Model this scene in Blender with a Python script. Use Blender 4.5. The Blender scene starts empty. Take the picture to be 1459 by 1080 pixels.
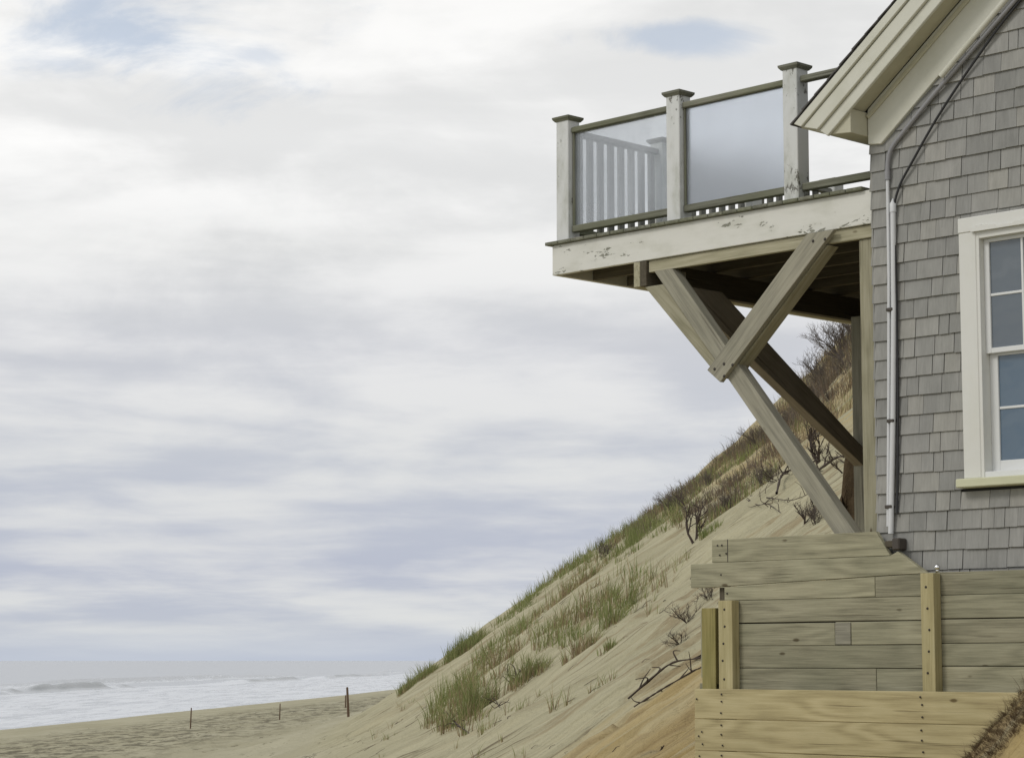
import bpy, bmesh, math, random
import numpy as np
from mathutils import Matrix, Vector
random.seed(7); rng = np.random.default_rng(11)
D = bpy.data; SC = bpy.context.scene; COL = SC.collection
ZE = 4.6                      # eye height above the sea (sea level is z = 0)
P0 = (2.503, 15.8)            # sea-side front corner of the cottage
ANG = math.atan2(-.7128, .7013)

#TERRAIN-BEGIN
def _h(ix, iy, s):
    n = (ix.astype(np.int64)*374761393 + iy.astype(np.int64)*668265263 + s*1442695041) & 0xffffffff
    n = ((n ^ (n >> 13)) * 1274126177) & 0xffffffff
    return ((n ^ (n >> 16)) & 0xffff) / 65535.0
def vn(x, y, s=0):
    x = np.asarray(x, float); y = np.asarray(y, float)
    x0 = np.floor(x); y0 = np.floor(y); fx = x-x0; fy = y-y0
    fx = fx*fx*(3-2*fx); fy = fy*fy*(3-2*fy); x0 = x0.astype(np.int64); y0 = y0.astype(np.int64)
    a = _h(x0, y0, s); b = _h(x0+1, y0, s); c = _h(x0, y0+1, s); d = _h(x0+1, y0+1, s)
    return (a*(1-fx)+b*fx)*(1-fy) + (c*(1-fx)+d*fx)*fy
def fbm(x, y, s=0, o=4):
    r = 0; a = .5
    for i in range(o):
        r = r + a*vn(np.asarray(x)*2**i, np.asarray(y)*2**i, s+i*17); a *= .5
    return r/(1-.5**o)
def sm(a, b, x):
    t = np.clip((np.asarray(x, float)-a)/(b-a), 0, 1); return t*t*(3-2*t)
def cline(Y):
    Y = np.asarray(Y, float)
    a = -1.63-.0272*(Y-60)+.00198*(Y-60)**2
    b = -1.63-.0272*(Y-60)+.0005*(Y-60)**2
    c = -1.084+.043*(Y-130)
    return np.where(Y <= 60, np.where(Y < 5, 6.2, a), np.where(Y < 130, b, c))
def xw(Y):
    return -33.7+.0719*(np.asarray(Y, float)-153) + 1.6*(fbm(np.asarray(Y)/34., 0, 5, 3)-.5)*2
def house_ab(X, Y):
    dx = X-2.503; dy = Y-15.8
    return dx*.7013-dy*.7128, dx*.7128+dy*.7013      # r (towards land), b (back)
def slopes(X, Y):
    X = np.asarray(X, float); Y = np.asarray(Y, float)
    s = .7*(X-cline(Y))
    w = X-xw(Y)
    b = np.where(w > 0, -4.6+2.9*(1-np.exp(-np.maximum(w, 0)/22)), -4.6+.06*w)
    b = np.maximum(b, -7.5)
    s = s+1.0*sm(5.6, 8.8, X)*sm(36, 44, Y); s = np.where(s > 9, 9+(s-9)*.12, s)
    s = s + .55*(fbm(X/7, Y/5, 3, 3)-.5)*sm(.5, 3, s+3.4)*sm(19, 27, Y) + .10*(fbm(X/5., Y/1.1, 9, 2)-.5)
    return s, b, w
def ground(X, Y):
    s, b, w = slopes(X, Y)
    k = .65; m = np.maximum(s, b)
    e = m+k*np.log(np.exp((s-m)/k)+np.exp((b-m)/k))
    on = sm(-2.6, -1.2, s)
    fine = 1-sm(60, 110, Y)
    # erosion streaks that run down the fall line
    st = fbm(X/6.+3*vn(X/3, Y/3, 2), Y/.42, 21, 3)
    e = e + on*fine*(-.21)*np.clip(.5-np.abs(st-.5)*5, 0, 1)*sm(.45, .6, fbm(X/4, Y/2.5, 33, 2))
    e = e + on*fine*.22*(fbm(X/1.3, Y/1.6, 44, 3)-.5)*sm(17, 22, Y)
    e = e + on*fine*(.14*(fbm(X/1.6, Y/.3, 41, 3)-.5)+.05*(fbm(X/.35, Y/.35, 47, 2)-.5))
    # lumpy wrack and trampled beach
    e = e + (1-on)*.16*(fbm(X/1.6, Y/2.4, 50, 3)-.5)*sm(6, 20, w)*(1+1.5*sm(-12, -4, X))
    for k in range(26):      # a line of footprints climbing the bare sand
        t = k/25.; fy = 31.5-6.*t; fx = float(cline(fy))+(.55+1.5*t)/.7*.9+.16*(-1)**k
        e = e-.075*np.exp(-(((X-fx)/.13)**2+((Y-fy)/.17)**2))+.03*np.exp(-(((X-fx+.2)/.14)**2+((Y-fy)/.2)**2))
    r, bb = house_ab(X, Y)
    # footing kept clear round the cottage
    d = np.hypot(np.maximum(0, np.maximum(-.3-r, r-9)), np.maximum(0, np.maximum(-bb, bb-9)))
    e = np.minimum(e, .45+.9*d)
    d2 = np.hypot(np.maximum(0, np.maximum(-2.2-r, r-9)), np.maximum(0, -.25-bb))
    e = e - .55*sm(.05, -.22, bb)*sm(17.2, 15.8, Y)*sm(.9, 1.4, X)
    # earth bank under the deck and the spill of sand in front of the boards
    e = e + 1.3*np.exp(-(((X-3.0)/.36)**2+((Y-19.9)/.8)**2))*(.4+1.2*fbm(X/.14, Y/.2, 81, 3))
    mo = np.minimum(-.55+.95*(X-2.62)*1.15, .15+.1*X)-2.2*np.maximum(0, np.abs(Y-13.2)-.42)+.07*(fbm(X/.16, Y/.2, 71, 3)-.5)
    e = np.where((X > 1.5) & (X < 9) & (Y > 11.6) & (Y < 14.6), np.maximum(e, mo), e)
    e = np.where(Y < 11.5, np.minimum(e, -1.4+.5*np.clip(Y-9, 0, 3)), e)
    return e
#TERRAIN-END

# ---------------------------------------------------------------- helpers
def tag(o, label=None, cat=None, group=None, kind=None):
    if label: o['label'] = label
    if cat: o['category'] = cat
    if group: o['group'] = group
    if kind: o['kind'] = kind
    return o
def link(name, me, parent=None, mat=None):
    o = D.objects.new(name, me); COL.objects.link(o)
    if parent: o.parent = parent
    if mat is not None and len(me.materials) == 0: me.materials.append(mat)
    return o
def root(name, base):
    o = D.objects.new(name, None); COL.objects.link(o)
    o.location = (P0[0], P0[1], ZE+base); o.rotation_euler = (0, 0, ANG); o['zb'] = base
    return o
def zb(parent):
    p = parent; z = 0
    while p is not None:
        if 'zb' in p: return p['zb']
        p = p.parent
    return 0
def mesh_np(name, V, F, smooth=False, attrs=None):
    me = D.meshes.new(name)
    V = np.asarray(V, np.float32); F = np.asarray(F, np.int32); k = F.shape[1]
    me.vertices.add(len(V)); me.vertices.foreach_set('co', V.ravel())
    me.loops.add(F.size); me.loops.foreach_set('vertex_index', F.ravel())
    me.polygons.add(len(F)); me.polygons.foreach_set('loop_start', np.arange(0, F.size, k, dtype=np.int32))
    me.polygons.foreach_set('use_smooth', np.full(len(F), bool(smooth)))
    me.update(calc_edges=True)
    for n, a in (attrs or {}).items():
        t = me.attributes.new(n, 'FLOAT', 'POINT'); t.data.foreach_set('value', np.asarray(a, np.float32))
    return me
def child(name, me, parent, M, mat):
    """M is the matrix in the frame of the thing (r, b, e)."""
    o = link(name, me, parent, mat)
    M = Matrix.Translation((0, 0, -zb(parent))) @ M
    if parent is not None and parent.type != 'EMPTY' :   # sub-part: express in the part's frame
        PM = Matrix(parent['M']) if 'M' in parent else Matrix()
        o.matrix_basis = PM.inverted() @ M
    else:
        o.matrix_basis = M
    o['M'] = [list(r) for r in M]
    return o
def prism(name, pts, b0, b1, mat, parent, ang=0., bevel=.003, axis='b', label=None, jit=.0):
    """pts = (r, e) outline extruded from b0 to b1; grain runs at angle ang.
       axis 'r': pts = (b, e) outline extruded along r."""
    ca, sa = math.cos(ang), math.sin(ang)
    if axis == 'b': U = Vector((ca, 0, sa)); V = Vector((-sa, 0, ca)); W = Vector((0, 1, 0)); O = Vector((pts[0][0], b0, pts[0][1]))
    else: U = Vector((0, ca, sa)); V = Vector((0, -sa, ca)); W = V.cross(U); O = Vector((b0, pts[0][0], pts[0][1]))
    q = []
    for a, e in pts:
        p = (Vector((a, b0, e)) if axis == 'b' else Vector((b0, a, e))) - O
        q.append((p.dot(U), p.dot(V)))
    th = (b1-b0)*(1 if axis == 'b' else W.x)
    bm = bmesh.new()
    v0 = [bm.verts.new((u, 0, v)) for u, v in q]; v1 = [bm.verts.new((u, th, v)) for u, v in q]
    n = len(q); bm.faces.new(v0); bm.faces.new(v1[::-1])
    for i in range(n): bm.faces.new((v0[i], v1[i], v1[(i+1) % n], v0[(i+1) % n]))
    bmesh.ops.recalc_face_normals(bm, faces=bm.faces)
    if bevel: bmesh.ops.bevel(bm, geom=bm.edges[:], offset=bevel, segments=1, affect='EDGES')
    me = D.meshes.new(name); bm.to_mesh(me); bm.free()
    M = Matrix((( U.x, W.x, V.x, O.x), (U.y, W.y, V.y, O.y), (U.z, W.z, V.z, O.z), (0, 0, 0, 1)))
    if jit: M = M @ Matrix.Rotation(random.uniform(-jit, jit), 4, 'Y')
    o = child(name, me, parent, M, mat)
    if label: o['label'] = label
    return o
def rect(name, r0, r1, e0, e1, b0, b1, mat, parent, **k):
    if 'ang' not in k and (e1-e0) > (r1-r0)*1.01 and k.pop('vert', True):
        return prism(name, [(r1, e0), (r1, e1), (r0, e1), (r0, e0)], b0, b1, mat, parent, ang=math.pi/2, **k)
    k.pop('vert', None)
    return prism(name, [(r0, e0), (r1, e0), (r1, e1), (r0, e1)], b0, b1, mat, parent, **k)
def bar(name, a, b, h, t, mat, parent, side=(0, 1, 0), bevel=.003):
    """straight stick from a to b in thing coordinates, h high, t along side"""
    a = Vector(a); b = Vector(b); U = (b-a).normalized(); W = Vector(side); W = (W-U*W.dot(U)).normalized(); V = U.cross(W)
    L = (b-a).length
    bm = bmesh.new(); bmesh.ops.create_cube(bm, size=1)
    for v in bm.verts: v.co = Vector(((v.co.x+.5)*L, v.co.y*t, v.co.z*h))
    if bevel: bmesh.ops.bevel(bm, geom=bm.edges[:], offset=bevel, segments=1, affect='EDGES')
    me = D.meshes.new(name); bm.to_mesh(me); bm.free()
    M = Matrix(((U.x, W.x, V.x, a.x), (U.y, W.y, V.y, a.y), (U.z, W.z, V.z, a.z), (0, 0, 0, 1)))
    return child(name, me, parent, M, mat)
def tube_data(pts, rad, n=6, V=None, F=None):
    V = [] if V is None else V; F = [] if F is None else F
    pts = [Vector(p) for p in pts]; m = len(pts)
    if not hasattr(rad, '__len__'): rad = [rad]*m
    base = len(V); up = Vector((0, 0, 1))
    t0 = (pts[1]-pts[0]).normalized(); nrm = t0.orthogonal().normalized()
    for i, p in enumerate(pts):
        t = (pts[min(i+1, m-1)]-pts[max(i-1, 0)]).normalized()
        nrm = (nrm-t*nrm.dot(t)); nrm = nrm.normalized() if nrm.length > 1e-6 else t.orthogonal().normalized()
        bi = t.cross(nrm)
        for j in range(n):
            a = 2*math.pi*j/n; V.append(p+(nrm*math.cos(a)+bi*math.sin(a))*rad[i])
    for i in range(m-1):
        for j in range(n):
            a = base+i*n+j; b_ = base+i*n+(j+1) % n
            F.append((a, b_, b_+n, a+n))
    return V, F
def spline(pts, k=6):
    P = [Vector(p) for p in pts]; P = [P[0]*2-P[1]]+P+[P[-1]*2-P[-2]]; out = []
    for i in range(1, len(P)-2):
        for j in range(k):
            t = j/k; a, b, c, d = P[i-1:i+3]
            out.append(.5*((2*b)+(c-a)*t+(2*a-5*b+4*c-d)*t*t+(3*b-a-3*c+d)*t**3))
    out.append(P[-2]); return out
def tube(name, pts, rad, mat, parent, n=8, smooth=True):
    V, F = tube_data(pts, rad, n)
    me = mesh_np(name, V, F, smooth)
    return child(name, me, parent, Matrix(), mat)

# ---------------------------------------------------------------- materials
class N:
    def __init__(s, name, world=False):
        if world: s.m = D.worlds.new(name)
        else: s.m = D.materials.new(name)
        s.m.use_nodes = True; s.t = s.m.node_tree; s.t.nodes.clear()
        s.out = s.t.nodes.new('ShaderNodeOutputWorld' if world else 'ShaderNodeOutputMaterial')
    def n(s, ty, ins=None, **kw):
        x = s.t.nodes.new('ShaderNode'+ty)
        for k, v in kw.items(): setattr(x, k, v)
        for k, v in (ins or {}).items(): s.set(x.inputs[k], v)
        return x
    def set(s, sock, v):
        if hasattr(v, 'is_output') or isinstance(v, bpy.types.NodeSocket): s.t.links.new(v, sock)
        elif isinstance(v, bpy.types.Node): s.t.links.new(v.outputs[0], sock)
        else:
            if sock.type == 'RGBA' and len(v) == 3: v = (*v, 1)
            sock.default_value = v
    def math(s, op, a, b=0., c=0., clamp=False): return s.n('Math', {0: a, 1: b, 2: c}, operation=op, use_clamp=clamp).outputs[0]
    def vec(s, op, a, b=(0, 0, 0)): return s.n('VectorMath', {0: a, 1: b}, operation=op).outputs[0]
    def noise(s, v, scale=1., detail=4., rough=.55, dist=0.): return s.n('TexNoise', {'Vector': v, 'Scale': scale, 'Detail': detail, 'Roughness': rough, 'Distortion': dist}).outputs['Fac']
    def mrange(s, v, a, b, c=0., d=1., smooth=True):
        x = s.n('MapRange', {'Value': v, 'From Min': a, 'From Max': b, 'To Min': c, 'To Max': d})
        if smooth: x.interpolation_type = 'SMOOTHSTEP'
        return x.outputs[0]
    def mix(s, f, a, b, bt='MIX'):
        x = s.n('Mix', data_type='RGBA', blend_type=bt)
        s.set(x.inputs[0], f); s.set(x.inputs[6], a); s.set(x.inputs[7], b); return x.outputs[2]
    def ramp(s, f, stops):
        x = s.n('ValToRGB', {'Fac': f}); cr = x.color_ramp
        while len(cr.elements) < len(stops): cr.elements.new(.5)
        for e, (p, c) in zip(cr.elements, stops): e.position = p; e.color = (*c, 1) if len(c) == 3 else c
        return x.outputs[0]
    def bump(s, h, strength=.3, dist=.01): return s.n('Bump', {'Height': h, 'Strength': strength, 'Distance': dist}).outputs[0]
    def princ(s, **k):
        x = s.n('BsdfPrincipled')
        for a, v in k.items(): s.set(x.inputs[a.replace('_', ' ')], v)
        return x
    def done(s, sh): s.set(s.out.inputs['Surface'], sh); return s.m
def ocoord(n, sc, rnd=True):
    v = n.n('TexCoord').outputs['Object']
    if rnd:
        r = n.n('ObjectInfo').outputs['Random']
        v = n.vec('ADD', v, n.n('CombineXYZ', {0: n.math('MULTIPLY', r, 37.), 1: n.math('MULTIPLY', r, 11.), 2: n.math('MULTIPLY', r, 23.)}).outputs[0])
    return v, n.vec('MULTIPLY', v, sc)

def wood(name, dark, mid, light, rough=.85, ring=.5, knots=True, tone=.16, green=0., bumpd=.004, tint=None):
    n = N(name)
    v, g = ocoord(n, (1.3, 34, 34))
    a = n.noise(g, 1.6, 7, .65, .3)
    _, g2 = ocoord(n, (4., 130, 130)); a2 = n.noise(g2, 1., 5, .75)
    # cathedral rings: contours of a stretched smooth field
    _, g3 = ocoord(n, (.55, 3.4, 3.4)); fld = n.noise(g3, 1.4, 1.5, .4)
    rg = n.math('MULTIPLY', n.math('SINE', n.math('MULTIPLY', fld, 42.)), .5); rg = n.math('ADD', rg, .5)
    f = n.math('ADD', n.math('MULTIPLY', a, .5), n.math('MULTIPLY', a2, .5))
    f = n.math('ADD', n.math('MULTIPLY', f, 1-ring*.22), n.math('MULTIPLY', rg, ring*.22))
    c = n.ramp(f, [(.33, dark), (.5, mid), (.67, light)])
    r = n.n('ObjectInfo').outputs['Random']
    c = n.mix(1., c, n.ramp(r, [(0, (1-tone,)*3), (.5, (1, 1, 1)), (1, (1+tone*.6, 1+tone*.55, 1+tone*.4))]), 'MULTIPLY')
    blot = n.mrange(n.noise(v, 2.3, 3), .35, .7)
    c = n.mix(n.math('MULTIPLY', blot, .35), c, n.mix(1., c, (.74, .76, .72), 'MULTIPLY'))
    if green: c = n.mix(n.math('MULTIPLY', n.mrange(n.noise(v, 1.2, 4), .4, .65), green), c, tint or (.14, .17, .10))
    h = f
    if knots:
        kv = n.n('TexVoronoi', {'Vector': n.vec('MULTIPLY', n.vec('ADD', v, (0, 0, 0)), (2.6, 0., 6.5)), 'Scale': 1.}, feature='F1')
        pick = n.math('GREATER_THAN', n.n('SeparateColor', {0: kv.outputs['Color']}).outputs[0], .38)
        kd = n.math('ADD', kv.outputs['Distance'], n.math('MULTIPLY', n.noise(v, 30, 2), .03))
        km = n.math('MULTIPLY', n.mrange(kd, .06, .12, 1, 0), pick)
        c = n.mix(n.math('MULTIPLY', km, .9), c, n.mix(1., c, (.30, .25, .2), 'MULTIPLY'))
    _, g4 = ocoord(n, (.9, 60, 30)); cr = n.mrange(n.noise(g4, 1., 2, .5), .66, .72)
    c = n.mix(n.math('MULTIPLY', cr, .55), c, n.mix(1., c, (.42, .40, .38), 'MULTIPLY'))
    nb = n.bump(n.math('SUBTRACT', h, cr), .5, bumpd)
    return n.done(n.princ(Base_Color=c, Roughness=rough, Normal=nb, Specular_IOR_Level=.25))

def paint(name, col, bare, peel=.62, peelscale=7., grime=.3, rough=.6, gcol=(.30, .31, .24), stretch=(1., 1., 2.2)):
    n = N(name)
    v, g = ocoord(n, (2, 40, 40))
    grain = n.noise(g, 1.5, 4, .6)
    _, gp = ocoord(n, stretch)
    big = n.noise(gp, 1.3, 2)
    pn = n.math('ADD', n.noise(gp, peelscale, 8, .72, .2), n.math('MULTIPLY', n.math('SUBTRACT', big, .5), .55))
    pm = n.mrange(pn, peel, peel+.025)
    c = n.mix(n.math('MULTIPLY', grain, .25), col, tuple(x*.82 for x in col))
    gm = n.mrange(n.noise(gp, 2.6, 5, .65), .42, .75)
    c = n.mix(n.math('MULTIPLY', gm, grime), c, gcol)
    b = n.mix(grain, tuple(x*.55 for x in bare), tuple(x*1.3 for x in bare))
    c = n.mix(pm, c, b)
    hh = n.math('ADD', n.math('MULTIPLY', pm, -1.), n.math('MULTIPLY', grain, .35))
    return n.done(n.princ(Base_Color=c, Roughness=rough, Normal=n.bump(hh, .5, .003), Specular_IOR_Level=.3))

M = {}
M['white'] = paint('peeling_white_paint', (.66, .67, .655), (.20, .195, .17), .635, 13, .6)
M['fascia'] = paint('fascia_paint', (.70, .695, .64), (.25, .25, .20), .635, 7, .45, gcol=(.46, .46, .38), stretch=(1, 1, 3))
M['trim'] = paint('cream_trim_paint', (.64, .635, .55), (.22, .20, .14), .71, 9, .35, gcol=(.44, .44, .33), stretch=(1, 1, 1))
M['wtrim'] = paint('window_paint', (.70, .70, .66), (.30, .29, .18), .745, 11, .2, gcol=(.52, .52, .40), stretch=(1, 1, 1))
M['soffit'] = paint('soffit_paint', (.52, .50, .38), (.22, .20, .14), .74, 7, .4, gcol=(.36, .35, .26))
M['rail'] = wood('weathered_rail', (.10, .10, .075), (.19, .19, .15), (.27, .27, .22), knots=False, green=.4, tint=(.17, .18, .10))
M['balus'] = wood('baluster_wood', (.14, .14, .13), (.22, .22, .20), (.30, .30, .28), knots=False)
M['brace'] = wood('weathered_brace', (.19, .18, .145), (.30, .285, .225), (.38, .36, .285), ring=.35)
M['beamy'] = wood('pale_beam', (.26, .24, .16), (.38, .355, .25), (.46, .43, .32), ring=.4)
M['dark'] = wood('shaded_joist', (.075, .062, .043), (.115, .098, .07), (.16, .14, .10), ring=.3)  # shade under the deck and behind planks is put into this darker colour
M['knee'] = wood('brown_brace', (.20, .17, .125), (.30, .26, .20), (.38, .335, .265), ring=.3)
M['greyb'] = wood('greygreen_plank', (.18, .17, .115), (.325, .305, .212), (.44, .415, .295), ring=.45, green=.18, tint=(.24, .25, .17), tone=.2)
M['postg'] = wood('green_pine_post', (.16, .135, .05), (.25, .215, .085), (.32, .28, .125), ring=.3, green=.3, tint=(.26, .27, .10))
M['pine'] = wood('new_pine', (.30, .25, .135), (.43, .368, .205), (.51, .445, .265), ring=.7, tone=.08)
M['pinep'] = wood('pine_post', (.30, .255, .13), (.43, .375, .205), (.51, .455, .275), ring=.4, tone=.06)

def shingle_mat():
    n = N('cedar_shingle')
    v = n.n('TexCoord').outputs['Object']
    r = n.n('NewGeometry').outputs['Random Per Island']
    off = n.vec('ADD', v, n.n('CombineXYZ', {0: n.math('MULTIPLY', r, 19.), 1: 0., 2: n.math('MULTIPLY', r, 7.)}).outputs[0])
    g = n.noise(n.vec('MULTIPLY', off, (70, 70, 5)), 1., 5, .65)
    st = n.noise(n.vec('MULTIPLY', off, (9, 9, 3)), 1., 4, .6)
    f = n.math('ADD', n.math('MULTIPLY', g, .45), n.math('MULTIPLY', st, .55))
    c = n.ramp(f, [(.25, (.225, .224, .213)), (.5, (.30, .298, .283)), (.75, (.38, .377, .358))])
    c = n.mix(1., c, n.ramp(r, [(0, (.85, .85, .85)), (.3, (.96, .96, .96)), (.7, (1.03, 1.025, 1.02)), (1, (1.14, 1.12, 1.08))]), 'MULTIPLY')
    big = n.mrange(n.noise(v, 1.1, 4), .35, .7)
    c = n.mix(n.math('MULTIPLY', big, .25), c, n.mix(1., c, (.80, .83, .78), 'MULTIPLY'))
    wh = n.mrange(n.noise(n.vec('MULTIPLY', off, (30, 30, 14)), 1., 3, .6), .70, .78)
    c = n.mix(n.math('MULTIPLY', wh, .35), c, (.50, .49, .46))
    return n.done(n.princ(Base_Color=c, Roughness=.9, Normal=n.bump(g, .35, .004), Specular_IOR_Level=.2))
M['shingle'] = shingle_mat()
def plain(name, col, rough=.6, metal=0., bumps=0., var=.15, sc=6.):
    n = N(name); v = n.n('TexCoord').outputs['Object']
    f = n.noise(v, sc, 5)
    c = n.mix(f, tuple(x*(1-var) for x in col), tuple(min(1, x*(1+var)) for x in col))
    k = dict(Base_Color=c, Roughness=rough, Metallic=metal)
    if bumps: k['Normal'] = n.bump(n.noise(v, 40, 4), bumps, .004)
    return n.done(n.princ(**k))
M['roof'] = plain('asphalt_roofing', (.09, .085, .08), .95, bumps=.6)
M['backing'] = plain('dark_felt', (.035, .033, .03), .95)
M['pvc'] = plain('white_conduit', (.62, .63, .64), .45, var=.06)
M['pvcg'] = plain('grey_conduit', (.27, .27, .28), .5)
M['cable'] = plain('dark_cable', (.022, .022, .024), .6)
M['sash'] = plain('white_sash', (.70, .71, .70), .4, var=.05)
M['nail'] = plain('rusty_nail', (.035, .028, .022), .7)
M['iron'] = plain('dark_iron', (.06, .05, .04), .6)
M['chrome'] = plain('steel_knob', (.8, .8, .8), .12, 1.)
M['stake'] = plain('stake_wood', (.13, .085, .055), .9)
M['twig'] = plain('grey_twig', (.115, .095, .08), .9, var=.35, sc=3)
M['root'] = plain('dark_root', (.062, .045, .035), .9, var=.3, sc=4)
M['soil'] = plain('dark_soil', (.10, .075, .045), .95, bumps=.8)

def frosted(name, amt, col, rough, haze=.0):
    n = N(name); v = n.n('TexCoord').outputs['Object']
    cl = n.noise(v, 3., 3)
    m = n.mrange(cl, .3, .7, amt-.05, amt+.05)
    drip = n.noise(n.vec('MULTIPLY', v, (30, 30, 1.2)), 1., 3)
    m = n.math('ADD', m, n.math('MULTIPLY', n.math('SUBTRACT', drip, .5), .07))
    film = n.n('MixShader', {0: .5, 1: n.n('BsdfDiffuse', {'Color': col}), 2: n.n('BsdfTranslucent', {'Color': col})})
    if rough: thru = n.n('BsdfRefraction', {'Color': (.91, .94, .98), 'Roughness': rough, 'IOR': 1.2})
    else: thru = n.n('BsdfTransparent', {'Color': (.93, .95, .97)})
    a = n.n('MixShader', {0: m, 1: thru, 2: film})
    fr = n.n('Fresnel', {'IOR': 1.45}); gl = n.n('BsdfGlossy', {'Roughness': .08})
    return n.done(n.n('MixShader', {0: n.math('MULTIPLY', fr.outputs[0], .6), 1: a, 2: gl}).outputs[0])
M['glass1'] = frosted('salt_filmed_glass', .20, (.78, .83, .90), 0)
M['glass2'] = frosted('frosted_glass', .22, (.80, .84, .92), .5)
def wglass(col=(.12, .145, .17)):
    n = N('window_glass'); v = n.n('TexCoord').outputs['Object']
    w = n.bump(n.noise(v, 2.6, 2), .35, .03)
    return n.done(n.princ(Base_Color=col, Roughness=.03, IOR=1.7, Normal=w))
M['wglass'] = wglass(); M['wglass2'] = wglass((.10, .15, .205))  # lower panes bluer: a reflected tone is put into the base colour

def sand():
    n = N('dune_sand'); v = n.n('TexCoord').outputs['Object']
    sx = n.n('SeparateXYZ', {0: v})
    X, Y, Z = sx.outputs
    fine = n.noise(v, 26, 4, .7)
    streak = n.noise(n.vec('MULTIPLY', v, (.28, 2.6, .28)), 1., 6, .62, .35)
    streak2 = n.noise(n.vec('MULTIPLY', v, (.5, 8., .5)), 1., 4, .6, .5)
    big = n.noise(v, .35, 4)
    pale = n.mix(n.mrange(streak, .3, .7), (.40, .375, .26), (.49, .46, .325))
    gold = n.mix(n.mrange(streak, .35, .65), (.37, .275, .12), (.47, .375, .20))
    gy = n.math('ADD', Y, n.math('MULTIPLY', n.math('SUBTRACT', n.noise(n.vec('MULTIPLY', v, (.3, 1.1, .3)), 1., 4), .5), 8.))
    gm = n.mrange(gy, 22.0, 24.5, 1, 0)
    g2 = n.math('MULTIPLY', n.mrange(n.math('ADD', Z, n.math('MULTIPLY', n.math('SUBTRACT', big, .5), 3.)), 7.4, 8.6), n.mrange(streak, .38, .55))
    gm = n.math('MAXIMUM', gm, n.math('MULTIPLY', g2, .8))
    gm = n.math('MULTIPLY', gm, n.mrange(n.noise(n.vec('MULTIPLY', v, (.25, 2.2, .25)), 1.3, 5), .22, .45))
    c = n.mix(n.math('MULTIPLY', gm, .9), pale, gold)
    # thin dark washed lines along the fall line
    ln = n.math('MULTIPLY', n.mrange(streak2, .565, .64), n.mrange(n.noise(n.vec('MULTIPLY', v, (.5, 1.3, .5)), 1., 3), .45, .62))
    ln = n.math('MULTIPLY', ln, n.mrange(Z, 2.3, 3.6))
    c = n.mix(n.math('MULTIPLY', ln, .8), c, (.14, .11, .07))
    pat = n.math('MULTIPLY', n.mrange(n.noise(n.vec('MULTIPLY', v, (.45, 1.5, .45)), 1., 6, .7, .6), .52, .64), n.mrange(Z, 3.0, 4.2))
    c = n.mix(n.math('MULTIPLY', pat, .6), c, (.27, .205, .12))
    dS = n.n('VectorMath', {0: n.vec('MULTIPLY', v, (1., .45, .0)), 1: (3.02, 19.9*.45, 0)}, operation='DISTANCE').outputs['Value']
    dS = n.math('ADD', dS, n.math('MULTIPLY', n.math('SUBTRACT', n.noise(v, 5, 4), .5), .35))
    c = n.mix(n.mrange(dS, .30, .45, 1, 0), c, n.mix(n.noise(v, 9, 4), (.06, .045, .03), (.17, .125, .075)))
    # beach: damp band by the water, wrack
    w = n.n('Attribute', attribute_name='inland').outputs['Fac']
    up_ = n.n('Attribute', attribute_name='upslope').outputs['Fac']
    wet = n.mrange(w, 0., 3.5, 1, 0)
    bc = n.mix(n.mrange(n.noise(n.vec('MULTIPLY', v, (.5, .12, 1)), 1., 4), .35, .65), (.42, .395, .285), (.48, .455, .34))
    c = n.mix(n.mrange(up_, -.2, .5), bc, c)
    wr = n.math('MULTIPLY', n.mrange(w, 17., 23.), n.mrange(w, 27., 32., 1, 0))
    spots = n.mrange(n.noise(n.vec('MULTIPLY', v, (1.6, .7, 1.)), 1., 6, .75), .46, .57)
    c = n.mix(n.math('MULTIPLY', n.math('MULTIPLY', wr, spots), .8), c, (.13, .12, .085))
    sp2 = n.mrange(n.noise(n.vec('MULTIPLY', v, (2.4, 1.0, 1.)), 1., 5, .7), .58, .66)
    c = n.mix(n.math('MULTIPLY', n.math('MULTIPLY', sp2, n.mrange(w, 14, 24)), n.math('MULTIPLY', n.mrange(up_, 1.2, .1), .65)), c, (.17, .155, .105))
    c = n.mix(n.math('MULTIPLY', wet, .45), c, (.21, .20, .17))
    c = n.mix(.25, c, n.mix(fine, (.30, .27, .19), (.55, .50, .38)), 'SOFT_LIGHT')
    rg = n.mrange(wet, 0, 1, .95, .35)
    hgt = n.math('ADD', n.math('MULTIPLY', n.noise(v, 9, 5, .65), .5), n.math('ADD', n.math('MULTIPLY', streak2, .9), n.math('MULTIPLY', n.noise(v, 2.2, 3), .6)))
    return n.done(n.princ(Base_Color=c, Roughness=rg, Normal=n.bump(hgt, 1., .10), Specular_IOR_Level=.15))
M['sand'] = sand()
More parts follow.
